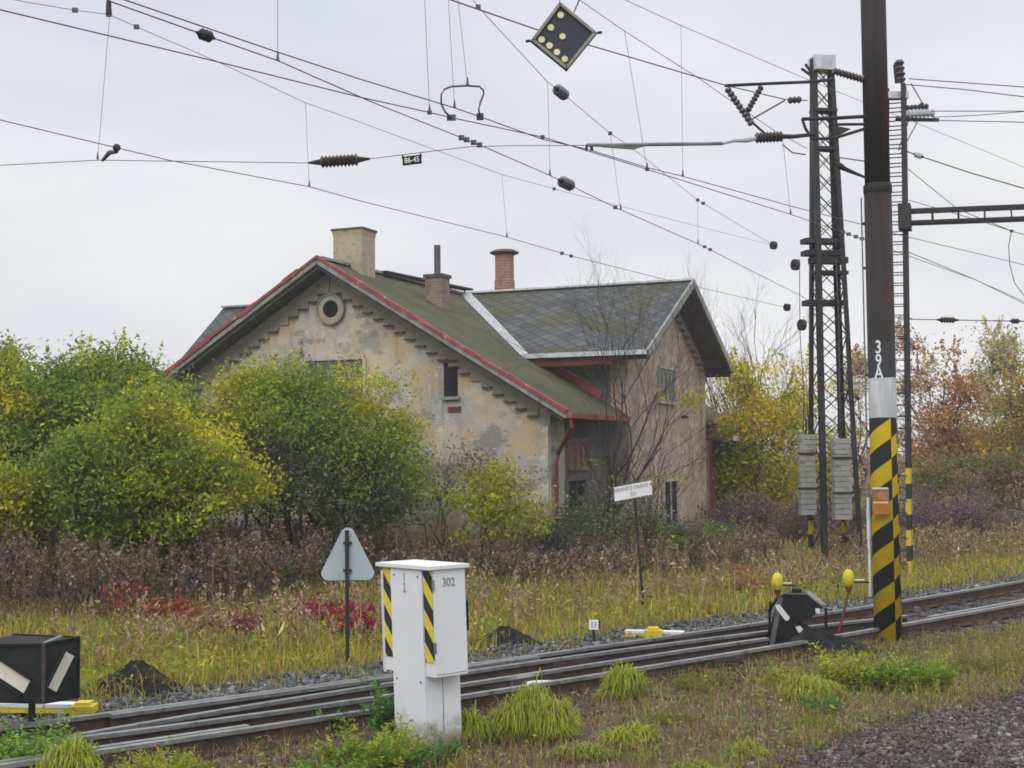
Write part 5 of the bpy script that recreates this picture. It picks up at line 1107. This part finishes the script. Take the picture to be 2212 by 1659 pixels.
# single tufts of fresh green
def tuft(px, py, wpx, hpx, kind, label, pal=None, seed=0):
    g = np.random.default_rng(900 + seed); b = atz(px, py); k = b[1] / FPX; w_ = wpx * k * 1.15; h_ = hpx * k * (1.0 if kind == 'grass' else 1.0)
    if kind == 'grass':
        n = int(4200 * max(.35, min(1.3, w_ * h_ / .25))); nc = 7; ca = g.uniform(0, 6.28, nc); cr_ = np.sqrt(g.uniform(0, 1, nc)) * w_ * .30; ck = g.integers(0, nc, n); hs_ = (1 - .45 * (cr_ / (w_ * .30)) ** 2) * np.exp(g.normal(0, .13, nc))
        r = np.sqrt(g.uniform(0, 1, n)) * w_ * .18; a = g.uniform(0, 6.28, n); pos = np.stack([b[0] + (cr_ * np.cos(ca))[ck] + r * np.cos(a), b[1] + ((cr_ * np.sin(ca))[ck] + r * np.sin(a)) * .75, g.uniform(0, .50, n) ** 1.2 * h_ * hs_[ck] * (1 - .5 * (r / (w_ * .18)) ** 2)], 1)
        oa = np.arctan2(pos[:, 1] - b[1], pos[:, 0] - b[0]) + g.normal(0, 1.5, n); L = h_ * hs_[ck] * .55 * np.exp(g.normal(0, .22, n)); out_ = (.2 + .8 * g.uniform(0, 1, n)) * w_ * .30 / np.maximum(L, .05)
        d = np.stack([np.cos(oa), np.sin(oa), np.zeros(n)], 1); sd_ = np.stack([-d[:, 1], d[:, 0], np.zeros(n)], 1) * (.0034 + .003 * w_)
        tt = [0, .4, .75, 1.0]; up = [0, .70, .86, .40]; ou = [0, .22, .62, 1.0]; wi = [1, .95, .7, .12]; rings = []
        for q in range(4): c = pos + d * (L * out_ * ou[q])[:, None] + Z * (L * up[q])[:, None]; rings += [c - sd_ * wi[q], c + sd_ * wi[q]]
        V = np.stack(rings, 1).reshape(-1, 3); kk = np.arange(n)[:, None] * 8; F = np.concatenate([kk + np.array([0, 1, 3, 2]), kk + np.array([2, 3, 5, 4]), kk + np.array([4, 5, 7, 6])], 0); c = pick(pal or [(.25, .31, .02, 3), (.18, .25, .02, 3), (.32, .33, .04, 2), (.36, .28, .09, 1.2)], n, g, .15); C = np.concatenate([c] * 3, 0)
        return tag(fast_mesh('grass_tuft', V, F, C, M['leaf'], None, b), label, 'grass tuft', 'fresh green tufts in the verge')
    # feathery herb: arching stems carrying rows of narrow leaflets
    n = int(70 * max(.4, min(2.2, w_ / .6))); V = []; cs = []; r = np.sqrt(g.uniform(0, 1, n)) * w_ * .36; a = g.uniform(0, 6.28, n); base = np.stack([b[0] + r * np.cos(a), b[1] + r * np.sin(a) * .7, np.zeros(n)], 1)
    L = h_ * (1 - .55 * (r / (w_ * .36)) ** 2) * np.exp(g.normal(0, .18, n)); d = np.stack([np.cos(a), np.sin(a), np.zeros(n)], 1) * (.25 + .4 * g.uniform(0, 1, n))[:, None]; m_ = 26; t = np.linspace(.12, 1, m_)[None]
    c = base[:, None] + d[:, None] * (L[:, None] * t ** 1.8)[..., None] + Z * (L[:, None] * (t - .18 * t ** 3))[..., None]; side = g.normal(0, 1, (n, m_, 3)); side[..., 2] *= .35; side = unit(side); ll = (h_ * .20 * (1.1 - .6 * t))[..., None] * np.ones((n, 1, 1))
    t2 = side + np.array([0, 0, .25]); nn = unit(np.cross(t2, g.normal(0, 1, (n, m_, 3)))); bb = unit(np.cross(nn, t2)); wd = .16
    V = np.stack([c, c + t2 * ll * .5 + bb * ll * wd, c + t2 * ll, c + t2 * ll * .5 - bb * ll * wd], 2).reshape(-1, 3); F = np.arange(len(V)).reshape(-1, 4); cst = pick(pal or [(.18, .27, .03, 3), (.25, .32, .03, 3), (.13, .21, .03, 2), (.32, .33, .05, 1.2), (.34, .24, .07, .5)], n, g, .2); C = np.repeat(cst, m_, 0) * np.exp(g.normal(0, .12, (n * m_, 1)))
    return tag(fast_mesh('leafy_herb', V, F, C, M['leaf'], None, b), label, 'herb', 'fresh green tufts in the verge')
YB = [(.30, .35, .022, 3), (.23, .30, .022, 3), (.37, .37, .04, 2), (.38, .30, .10, 1.0)]; BG = [(.15, .27, .03, 3), (.20, .32, .04, 3), (.10, .19, .03, 2)]; DG = [(.07, .16, .05, 3), (.11, .21, .05, 2), (.15, .25, .05, 1)]
for i, a in enumerate((
    (55, 1672, 300, 110, 'herb', 'lush bright green herb in the lower left corner below the arrow lantern', BG), (150, 1690, 140, 92, 'grass', 'grassy green tuft just right of the arrow lantern post', YB), (350, 1690, 230, 76, 'herb', 'pale green herb at the lower edge, left of centre', YB),
    (805, 1668, 230, 112, 'herb', 'feathery green herb left of the cabinet foot', None), (700, 1700, 220, 75, 'herb', 'green herb at the lower edge left of the cabinet', BG), (905, 1668, 130, 70, 'herb', 'dark green leafy weed in front of the cabinet foot', DG), (962, 1650, 60, 74, 'herb', 'small dark sprig standing before the white cabinet column', DG), (845, 1600, 60, 150, 'herb', 'tall dark green sprig close to the left edge of the cabinet column', DG),
    (1163, 1600, 150, 112, 'grass', 'large bright yellow green grass mound right of the cabinet', YB), (1352, 1512, 112, 70, 'grass', 'bright green grass tuft near the rail, middle of the verge', YB), (1355, 1612, 120, 58, 'grass', 'low yellow green tuft below the middle grass tuft', YB), (1030, 1610, 110, 75, 'grass', 'thin yellow green tuft right beside the cabinet foot', None), (1255, 1640, 120, 40, 'grass', 'flat yellow green tuft below the large grass mound', None),
    (1742, 1510, 130, 62, 'grass', 'round yellow green tuft below the switch lantern', YB), (1690, 1475, 100, 45, 'herb', 'small yellow green herb left of the round tuft', YB), (1822, 1488, 110, 92, 'herb', 'upright bright green herb below the low cinder heap', YB), (1885, 1490, 150, 80, 'herb', 'bushy bright green herb in front of the striped mast foot', None), (1980, 1490, 160, 88, 'herb', 'green herb right of the striped mast foot', None), (1775, 1545, 90, 50, 'herb', 'low bluish green herb below the round tuft', DG),
    (1520, 1490, 160, 42, 'herb', 'low dull green herb between grass tuft and switch lantern', [(.14, .18, .03, 3), (.20, .22, .04, 2)]), (720, 1590, 60, 68, 'herb', 'little green sprig against the rail left of the cabinet', DG), (1610, 1640, 90, 40, 'grass', 'small olive tuft at the edge of the gravel', None), (1450, 1565, 140, 36, 'herb', 'flat olive herb in the middle verge', [(.17, .19, .04, 3), (.22, .21, .05, 2)]), (2120, 1450, 140, 40, 'herb', 'low olive herb near the right edge', [(.16, .18, .04, 3), (.22, .20, .06, 2)]), (1490, 1690, 120, 48, 'grass', 'yellow green tuft at the lower edge beside the gravel', None))):
    tuft(a[0], a[1], a[2], a[3], a[4], a[5], a[6], i)

# trees and shrubs
def branch_path(p, q, g, k=5, wob=.06):
    L = np.linalg.norm(q - p); pts = [p]
    for i in range(1, k): t = i / k; pts.append(p + (q - p) * t + g.normal(0, wob * L, 3) * np.sin(np.pi * t) + Z * .06 * L * np.sin(np.pi * t))
    return pts + [q]
def shrub(name, label, cat, base, blobs, nclump, per, leaf, pals, seed, spread=.22, stems=5, stem_r=.05, sticks=.5, group='bushes and trees around the house', bark=None, up=.35, shell=.55, aspect=.45, sprigs=0, lump=.50, grad=(0, 0)):
    """crown: leaves in many small clumps held by branches from several stems; blobs (x, z, rx, rz, ry, dy) in metres about the base"""
    g = np.random.default_rng(seed); base = np.array([base[0], base[1], 0.]); t = thing(name, base, label, cat, group)
    vol = np.array([b[2] * b[3] * b[4] for b in blobs]); bi = g.choice(len(blobs), nclump, p=vol ** .8 / (vol ** .8).sum()); B = np.array(blobs)[bi]
    nl = max(5, nclump // 11); bl = g.choice(len(blobs), nl, p=vol ** .7 / (vol ** .7).sum()); BL = np.array(blobs)[bl]; dl = unit(g.normal(0, 1, (nl, 3))); rl = g.uniform(.35, 1.0, nl) ** .5 * .95
    lc = np.stack([BL[:, 0] + dl[:, 0] * rl * BL[:, 2], BL[:, 5] + dl[:, 1] * rl * BL[:, 4], BL[:, 1] + dl[:, 2] * rl * BL[:, 3]], 1); lr = lump * np.exp(g.normal(0, .3, nl)) * np.minimum(1, np.minimum(BL[:, 2], BL[:, 3]) / 1.0 + .25)
    li = g.integers(0, nl, nclump); d = unit(g.normal(0, 1, (nclump, 3)) + np.array([0, -.25, .35])); cl = base + lc[li] + d * lr[li][:, None] * (.75 + .3 * g.uniform(0, 1, (nclump, 1))); cl[:, 2] = np.maximum(cl[:, 2], .12)
    P0 = pals[0]; nz = vnoise(np.stack([cl[:, 0] + .4 * cl[:, 1], cl[:, 2]], 1), .95, seed) + g.normal(0, .13, nclump) + grad[0] * (cl[:, 0] - cl[:, 0].mean()) / (cl[:, 0].std() + .01) + grad[1] * (cl[:, 2] - cl[:, 2].mean()) / (cl[:, 2].std() + .01); rk = np.argsort(np.argsort(nz)) / nclump; pk = np.searchsorted(np.cumsum([p[0] for p in pals]) / sum(p[0] for p in pals), np.minimum(rk, .999)); pts = []; C = []
    zs = (cl[:, 2] - cl[:, 2].min()) / (np.ptp(cl[:, 2]) + 1e-6)
    for i in range(nclump):
        m_ = int(per * g.uniform(.5, 1.5)); s_ = spread * g.uniform(.65, 1.35); pts.append(cl[i] + g.normal(0, 1, (m_, 3)) * s_ * np.array([1, 1, .7])); C.append(pick(pals[pk[i]][1], m_, g, .12) * math.exp(g.normal(0, .13)))
    if sprigs:       # thin leafy shoots standing out of the top
        top = cl[np.argsort(-cl[:, 2] + g.normal(0, .3, nclump))[:sprigs]]
        for c in top:
            L = g.uniform(.3, .75); m_ = 26; tq = g.uniform(0, 1, m_); dirv = np.array([g.normal(0, .25), g.normal(0, .25), 1.]); pts.append(c + dirv * (tq * L)[:, None] + g.normal(0, .055, (m_, 3)) * (1.2 - tq)[:, None]); C.append(pick(pals[int(g.integers(len(pals)))][1], m_, g, .22))
    pts = np.concatenate(pts); C = np.concatenate(C); ok = pts[:, 2] > .03; pts, C = pts[ok], C[ok]
    V, F = leaf_quads(pts, leaf, g, up, .25, aspect); fast_mesh('crown', V, F, C, M['leaf'], t)
    m = MB(); st = []
    for s_ in range(stems):
        bx_ = blobs[s_ % len(blobs)]; q = base + np.array([bx_[0] + g.normal(0, .25 * bx_[2]), bx_[5] + g.normal(0, .2), bx_[1] + .25 * bx_[3]]); p = base + np.array([bx_[0] * .35 + g.normal(0, .12), g.normal(0, .12), -.1]); path = branch_path(p, q, g, 6, .05); m.tube(path, list(np.linspace(stem_r, stem_r * .35, len(path))), 6); st.append(np.array(path))
    allp = np.concatenate(st)
    for i in g.choice(nclump, int(nclump * sticks), replace=False):
        dd = np.linalg.norm((allp - cl[i]) * np.array([1, 1, .7]) + np.array([0, 0, .0]), axis=1) + (allp[:, 2] > cl[i][2]) * .8; q = allp[np.argmin(dd)]; path = branch_path(q, cl[i], g, 3, .08); m.tube(path, [stem_r * .30, stem_r * .2, stem_r * .14, stem_r * .06], 4, False)
    m.build('trunk', bark or M['bark'], t); return t
def at_px(x, D): q = atd(x, 1000, D); return (q[0], D)
def blob(px, py, rx, ry, D, x0, dy=0., depth=None):   # an ellipse seen in the photo turned into metres at distance D
    c = atd(px, py, D); k = D / FPX; return (c[0] - x0, c[2], rx * k, ry * k, depth or rx * k * .9, dy)
GRN = [(.155, .235, .024, 3), (.205, .285, .026, 3), (.12, .185, .026, 2), (.28, .33, .022, 1.2)]; GRY = [(.28, .345, .022, 3), (.36, .375, .022, 3), (.21, .28, .022, 2)]; YEL = [(.50, .44, .02, 3), (.42, .41, .02, 3), (.56, .45, .025, 1.2)]; DKG = [(.075, .11, .045, 3), (.10, .135, .055, 3), (.16, .18, .08, 1.2), (.24, .24, .13, .7)]
GOL = [(.62, .46, .02, 3), (.54, .42, .025, 3), (.68, .48, .03, 1.5), (.42, .40, .025, 1.8)]; ORA = [(.43, .20, .07, 3), (.48, .27, .09, 2), (.34, .16, .07, 2), (.40, .30, .12, .8)]; RED = [(.38, .18, .12, 3), (.31, .15, .115, 3), (.46, .27, .17, 2)]; PAL = [(.55, .47, .24, 3), (.47, .44, .20, 3), (.60, .53, .32, 2)]; PUR = [(.17, .125, .12, 3), (.135, .10, .10, 3), (.23, .17, .15, 1.5)]
D = 27.0; x0 = at_px(110, D)[0]
shrub('leafy_shrub', 'tall green shrub at the far left edge with feathery shoots on top', 'shrub', (x0, D), [blob(20, 900, 150, 130, D, x0), blob(150, 870, 110, 105, D, x0, .2), blob(285, 880, 95, 105, D, x0, .2), blob(355, 900, 65, 70, D, x0, .5), blob(90, 1030, 170, 130, D, x0, -.3), blob(-70, 910, 110, 150, D, x0)], 600, 110, .088, [(3, GRN), (1.6, GRY), (.25, YEL)], 61, sprigs=60, stems=7, grad=(-.1, .05))
D = 25.2; x0 = at_px(330, D)[0]
shrub('leafy_shrub', 'yellowing shrub in front of the tall left one, ending in a golden right flank', 'shrub', (x0, D), [blob(330, 965, 125, 90, D, x0), blob(420, 1030, 110, 110, D, x0), blob(480, 1070, 85, 95, D, x0, -.2), blob(230, 1030, 130, 120, D, x0), blob(320, 1090, 160, 90, D, x0)], 580, 110, .085, [(2.9, GRN), (2.5, GRY), (.4, YEL)], 62, sprigs=14, stems=7, grad=(.28, .12))
D = 24.3; x0 = at_px(20, D)[0]
shrub('leafy_shrub', 'small yellow leaved shrub low at the left edge', 'shrub', (x0, D), [blob(10, 1120, 70, 60, D, x0), blob(-60, 1050, 90, 110, D, x0), blob(40, 1060, 60, 60, D, x0)], 140, 80, .08, [(1, GRN), (2, GRY), (2.5, YEL)], 63, stems=4)
D = 28.4; x0 = at_px(650, D)[0]
shrub('leafy_shrub', 'big round grey green shrub covering the left half of the gable wall', 'shrub', (x0, D), [blob(625, 945, 185, 115, D, x0), blob(480, 950, 125, 105, D, x0, .2), blob(770, 980, 130, 150, D, x0), blob(640, 1060, 190, 120, D, x0, -.2), blob(560, 980, 130, 130, D, x0), blob(820, 1010, 82, 110, D, x0, .1), blob(540, 860, 80, 50, D, x0, .2), blob(640, 880, 90, 45, D, x0), blob(790, 965, 80, 60, D, x0, .2)], 820, 100, .076, [(3.0, DKG), (2.8, GRN), (1.7, GRY), (.25, YEL)], 64, sprigs=34, stems=14, sticks=.6, stem_r=.045, grad=(.12, .38))
D = 28.0; x0 = at_px(1060, D)[0]
shrub('leafy_shrub', 'small bright yellow green shrub before the right end of the gable', 'shrub', (x0, D), [blob(1030, 1100, 62, 58, D, x0), blob(1105, 1110, 55, 50, D, x0), blob(1060, 1070, 45, 40, D, x0)], 110, 46, .085, [(3, [(.30, .32, .015, 3), (.24, .28, .015, 3), (.36, .33, .02, 2)]), (1, GRY)], 65, spread=.17, stems=4, stem_r=.025)
D = 29.3; x0 = at_px(970, D)[0]
shrub('twiggy_shrub', 'thin half bare olive shrub between the round shrub and the yellow green one', 'shrub', (x0, D), [blob(960, 1040, 65, 90, D, x0), blob(1040, 1010, 60, 60, D, x0), blob(920, 1090, 70, 70, D, x0), blob(1110, 1040, 50, 50, D, x0)], 130, 15, .065, [(1, [(.20, .18, .06, 2), (.25, .19, .08, 2), (.15, .14, .05, 2)])], 66, spread=.2, lump=.4, stems=10, stem_r=.02, sticks=1)
D = 29.6; x0 = at_px(1290, D)[0]
shrub('leafy_shrub', 'dark green scrub along the side wall behind the name board', 'shrub', (x0, D), [blob(1290, 1110, 80, 60, D, x0), blob(1360, 1120, 60, 52, D, x0), blob(1215, 1130, 55, 50, D, x0), blob(1180, 1150, 60, 35, D, x0)], 210, 34, .065, [(3, DKG), (1.6, PUR), (.5, GRY)], 67, spread=.18, stems=6, stem_r=.025)
D = 30.3; x0 = at_px(1455, D)[0]
shrub('leafy_shrub', 'low olive scrub at the corner of the wing below the barred window', 'shrub', (x0, D), [blob(1450, 1160, 70, 28, D, x0), blob(1520, 1170, 50, 24, D, x0), blob(1400, 1165, 50, 28, D, x0)], 90, 40, .06, [(2, DKG), (2, GRN), (.6, GRY)], 68, spread=.14, stems=5, stem_r=.02)
D = 41.0; x0 = at_px(1640, D)[0]
shrub('autumn_tree', 'golden yellow tree right of the house beside the lattice mast', 'tree', (x0, D), [blob(1640, 950, 85, 110, D, x0), blob(1600, 885, 55, 70, D, x0), blob(1700, 885, 60, 95, D, x0), blob(1650, 1060, 100, 80, D, x0), blob(1590, 1010, 50, 90, D, x0)], 400, 56, .105, [(3.2, GOL), (2, GRY), (1, YEL)], 69, spread=.28, sprigs=30, stems=5, stem_r=.06)
D = 43.0; x0 = at_px(1740, D)[0]
shrub('autumn_tree', 'green and yellow sapling right behind the lattice mast', 'tree', (x0, D), [blob(1745, 940, 45, 110, D, x0), blob(1790, 1030, 55, 90, D, x0), blob(1720, 1060, 50, 90, D, x0)], 170, 38, .12, [(2, GRY), (2, GOL), (1, ORA)], 70, spread=.28, sprigs=14, stems=4)
D = 50.0; x0 = at_px(1848, D)[0]
shrub('birch_tree', 'slender pale birch between lattice mast and striped mast', 'tree', (x0, D), [blob(1846, 785, 26, 80, D, x0), blob(1850, 890, 40, 100, D, x0), blob(1845, 1000, 50, 90, D, x0)], 150, 17, .13, [(3, PAL), (1.5, RED)], 71, spread=.3, lump=.45, sprigs=14, stems=2, stem_r=.06, sticks=.9)
D = 49.0; x0 = at_px(1985, D)[0]
shrub('thin_red_tree', 'thin reddish brown tree with sky showing through, right of the slim mast', 'tree', (x0, D), [blob(1968, 775, 32, 75, D, x0), blob(1985, 870, 50, 100, D, x0), blob(1985, 1000, 60, 100, D, x0)], 210, 16, .13, [(3, RED), (1, PAL), (.6, ORA)], 72, spread=.3, lump=.45, sprigs=18, stems=3, stem_r=.06, sticks=.9)
D = 46.5; x0 = at_px(2060, D)[0]
shrub('oak_tree', 'rust orange tree standing left of the tall pale birch', 'tree', (x0, D), [blob(2050, 850, 48, 75, D, x0), blob(2075, 940, 62, 90, D, x0), blob(2030, 1000, 50, 60, D, x0), blob(2100, 1010, 45, 45, D, x0)], 250, 36, .13, [(3.5, ORA), (1.2, RED), (.4, YEL)], 73, spread=.28, sprigs=16, stems=3, stem_r=.07)
D = 56.0; x0 = at_px(2145, D)[0]
shrub('birch_tree', 'tall pale yellow birch rising above the right trees', 'tree', (x0, D), [blob(2148, 742, 34, 62, D, x0), blob(2152, 825, 46, 90, D, x0), blob(2140, 930, 50, 90, D, x0)], 240, 26, .14, [(3, PAL), (1.4, [(.25, .25, .09, 1), (.3, .28, .12, 1)])], 74, spread=.3, lump=.45, sprigs=18, stems=2, stem_r=.08, sticks=.8)
D = 44.0; x0 = at_px(2190, D)[0]
shrub('autumn_tree', 'ochre yellow tree at the right edge', 'tree', (x0, D), [blob(2195, 905, 55, 90, D, x0), blob(2240, 900, 60, 90, D, x0), blob(2170, 1000, 50, 70, D, x0)], 260, 46, .12, [(3, [(.35, .22, .03, 3), (.28, .20, .03, 3), (.24, .20, .04, 2)]), (1, GOL), (.5, ORA)], 75, spread=.28, sprigs=12, stems=4)
D = 42.5; x0 = at_px(2080, D)[0]
shrub('leafy_shrub', 'dull green shrub under the orange tree', 'shrub', (x0, D), [blob(2080, 1050, 90, 55, D, x0), blob(2180, 1040, 70, 60, D, x0), blob(2010, 1060, 60, 50, D, x0)], 210, 40, .10, [(3, [(.14, .16, .04, 3), (.19, .19, .05, 3), (.11, .12, .04, 2)]), (1, RED)], 76, spread=.25, stems=5)
for i, (px, w_, h_, lab) in enumerate(((2150, 90, 52, 'dark purple brown thicket at the right edge of the meadow'), (2030, 70, 46, 'dark purple brown thicket right of the slim mast foot'), (1700, 90, 40, 'brown thicket at the foot of the golden tree'), (1600, 60, 36, 'brown thicket just right of the house corner'), (1850, 60, 40, 'brown thicket between the two masts'))):
    D = 38.0 if i < 2 else 38.5; x0 = at_px(px, D)[0]
    shrub('bare_thicket', lab, 'thicket', (x0, D), [blob(px, 1118 + (10 if i > 1 else 0), w_, h_, D, x0), blob(px + 45, 1130, w_ * .7, h_ * .8, D, x0), blob(px - 45, 1135, w_ * .7, h_ * .7, D, x0)], 170, 30, .07, [(4, PUR), (1, BRN)], 80 + i, spread=.24, stems=12, stem_r=.018, sticks=.8, bark=M['dark_bark'])
# bare trees: recursive branching
def bare_tree(label, base, height, spread, seed, depth=5, r0=.07, lean=0., leaves=None, split=.33, name='bare_tree'):
    g = np.random.default_rng(seed); base = np.array([base[0], base[1], 0.]); t = thing(name, base, label, 'tree', 'bushes and trees around the house'); m = MB(); tips = []
    def grow(p, d, L, r, lvl):
        k = 4; pts = [p]; q = p.copy(); dd = d.copy()
        for i in range(k): dd = dd + g.normal(0, .09, 3) + Z * .06; dd /= np.linalg.norm(dd); q = q + dd * L / k; pts.append(q)
        m.tube(pts, list(np.linspace(r, r * .62, k + 1)), 5 if lvl < 2 else 3, False)
        if lvl >= depth: tips.append(q); return
        for j in range(int(g.integers(2, 4))):
            s_ = pts[int(g.integers(2, k + 1))]; nd = dd + g.normal(0, split, 3) * np.array([1.25, 1.25, .55]) * spread; nd /= np.linalg.norm(nd); grow(s_, nd, L * g.uniform(.58, .82), r * .55, lvl + 1)
    for _ in range(3): grow(base + np.array([g.normal(0, .08), g.normal(0, .08), -.1]), unit(np.array([lean + g.normal(0, .12), g.normal(0, .1), 1.])), height * .36, r0, 0)
    m.build('trunk', M['dark_bark'], t)
    if leaves:
        tp = np.array(tips); low = tp[np.argsort(tp[:, 2])[:leaves]]; c = np.repeat(low, 7, 0) + g.normal(0, .10, (len(low) * 7, 3)); V, F = leaf_quads(c, .085, g); fast_mesh('last_leaves', V, F, pick([(.42, .34, .02, 3), (.34, .30, .03, 2)], len(c), g), M['leaf'], t)
    return t
x, D = at_px(1318, 29.9); bare_tree('bare dark tree with a few yellow leaves in front of the wing', (x, D), 7.6, .85, 95, 7, .042, -.05, 40)
x, D = at_px(1372, 30.2); bare_tree('low bare tree leaning right across the pale wing gable', (x, D), 4.2, 1.35, 96, 6, .026, .35, 14)
x, D = at_px(1285, 30.6); bare_tree('dense dark bare bush in the inner corner beside the side wall', (x, D), 4.6, 1.25, 101, 7, .022, .05, 10, name='bare_bush')
x, D = at_px(1600, 50); bare_tree('tall bare tree behind the low annex', (x, D), 9.5, .8, 97, 6, .06)
x, D = at_px(1665, 52); bare_tree('bare tree above the golden tree, nearest the lattice mast', (x, D), 8.8, .8, 98, 6, .06)
x, D = at_px(1545, 47); bare_tree('small bare tree just behind the wing eaves', (x, D), 6.6, .9, 99, 5, .05)
# red leaved seedlings in the weeds
for i, (px, py, w_, h_, lab, pal) in enumerate(((300, 1345, 75, 48, 'orange red leaved seedling left in the dead weeds', [(.29, .075, .045, 3), (.33, .13, .05, 2), (.20, .05, .04, 2)]), (375, 1340, 60, 42, 'rusty red seedling between the left and middle red ones', [(.36, .09, .04, 3), (.28, .06, .04, 2)]), (660, 1350, 85, 40, 'crimson seedling left of the triangular sign', [(.29, .035, .06, 3), (.22, .03, .055, 3), (.34, .08, .08, 1)]), (735, 1378, 70, 42, 'dark crimson seedling just behind the triangular sign post', [(.32, .03, .05, 3), (.24, .025, .05, 3)]), (500, 1375, 90, 30, 'low purple red seedling in the yellow grass', [(.22, .05, .05, 3), (.28, .08, .06, 2)]), (1600, 1290, 90, 40, 'reddish brown seedling left of the yellow counterweight', [(.30, .12, .05, 3), (.36, .2, .06, 2)]), (345, 1290, 50, 40, 'fresh green seedling above the red ones', [(.24, .28, .03, 3), (.30, .28, .03, 2)]), (580, 1280, 60, 60, 'green leafy seedling left of the triangular sign', [(.12, .20, .03, 3), (.17, .24, .03, 2)]))):
    q = atz(px, py); D = q[1]; shrub('seedling', lab, 'seedling', (q[0], D), [blob(px, py - h_ * .7, w_ * .8, h_ * .7, D, q[0]), blob(px + w_ * .4, py - h_ * .5, w_ * .6, h_ * .6, D, q[0])], 34, 13, .085, [(1, pal)], 110 + i, spread=.10, stems=5, stem_r=.010, sticks=.8, group='coloured seedlings in the weeds')
# far woods closing the horizon
g = np.random.default_rng(130); n = 900; xs = g.uniform(-60, 75, n); ys = g.uniform(78, 105, n); hs = 1.6 + 1.1 * np.sin(xs * .21) + .8 * np.sin(xs * .57 + 1) + g.normal(0, .4, n)
c = np.stack([xs, ys, np.maximum(.5, hs)], 1); pts = (c[:, None] + g.normal(0, 1, (n, 60, 3)) * np.array([1.0, 1.0, .9])).reshape(-1, 3); pts[:, 2] = np.abs(pts[:, 2]); V, F = leaf_quads(pts, .34, g, .3)
tag(fast_mesh('far_woods', V, F, pick([(.20, .19, .06, 3), (.28, .20, .07, 2), (.24, .15, .09, 2), (.14, .14, .06, 2)], len(pts), g), M['leaf']), 'far strip of autumn woods closing the horizon', 'woods', None, 'stuff')

hz = NT('thin_haze'); hz.t.nodes.clear(); ho = hz.t.nodes.new('ShaderNodeOutputMaterial'); pv = hz.t.nodes.new('ShaderNodeVolumePrincipled')
pv.inputs['Color'].default_value = (.93, .94, .96, 1); pv.inputs['Density'].default_value = .0011; pv.inputs['Anisotropy'].default_value = .2
hz.t.links.new(pv.outputs[0], ho.inputs['Volume'])
hb = MB().box((0, 730, 6.25), (1900, 1640, 14.5)).build('haze', hz.m); hb['kind'] = 'stuff'; hb['label'] = 'thin pale mist in the air over the whole yard'; hb['category'] = 'haze'
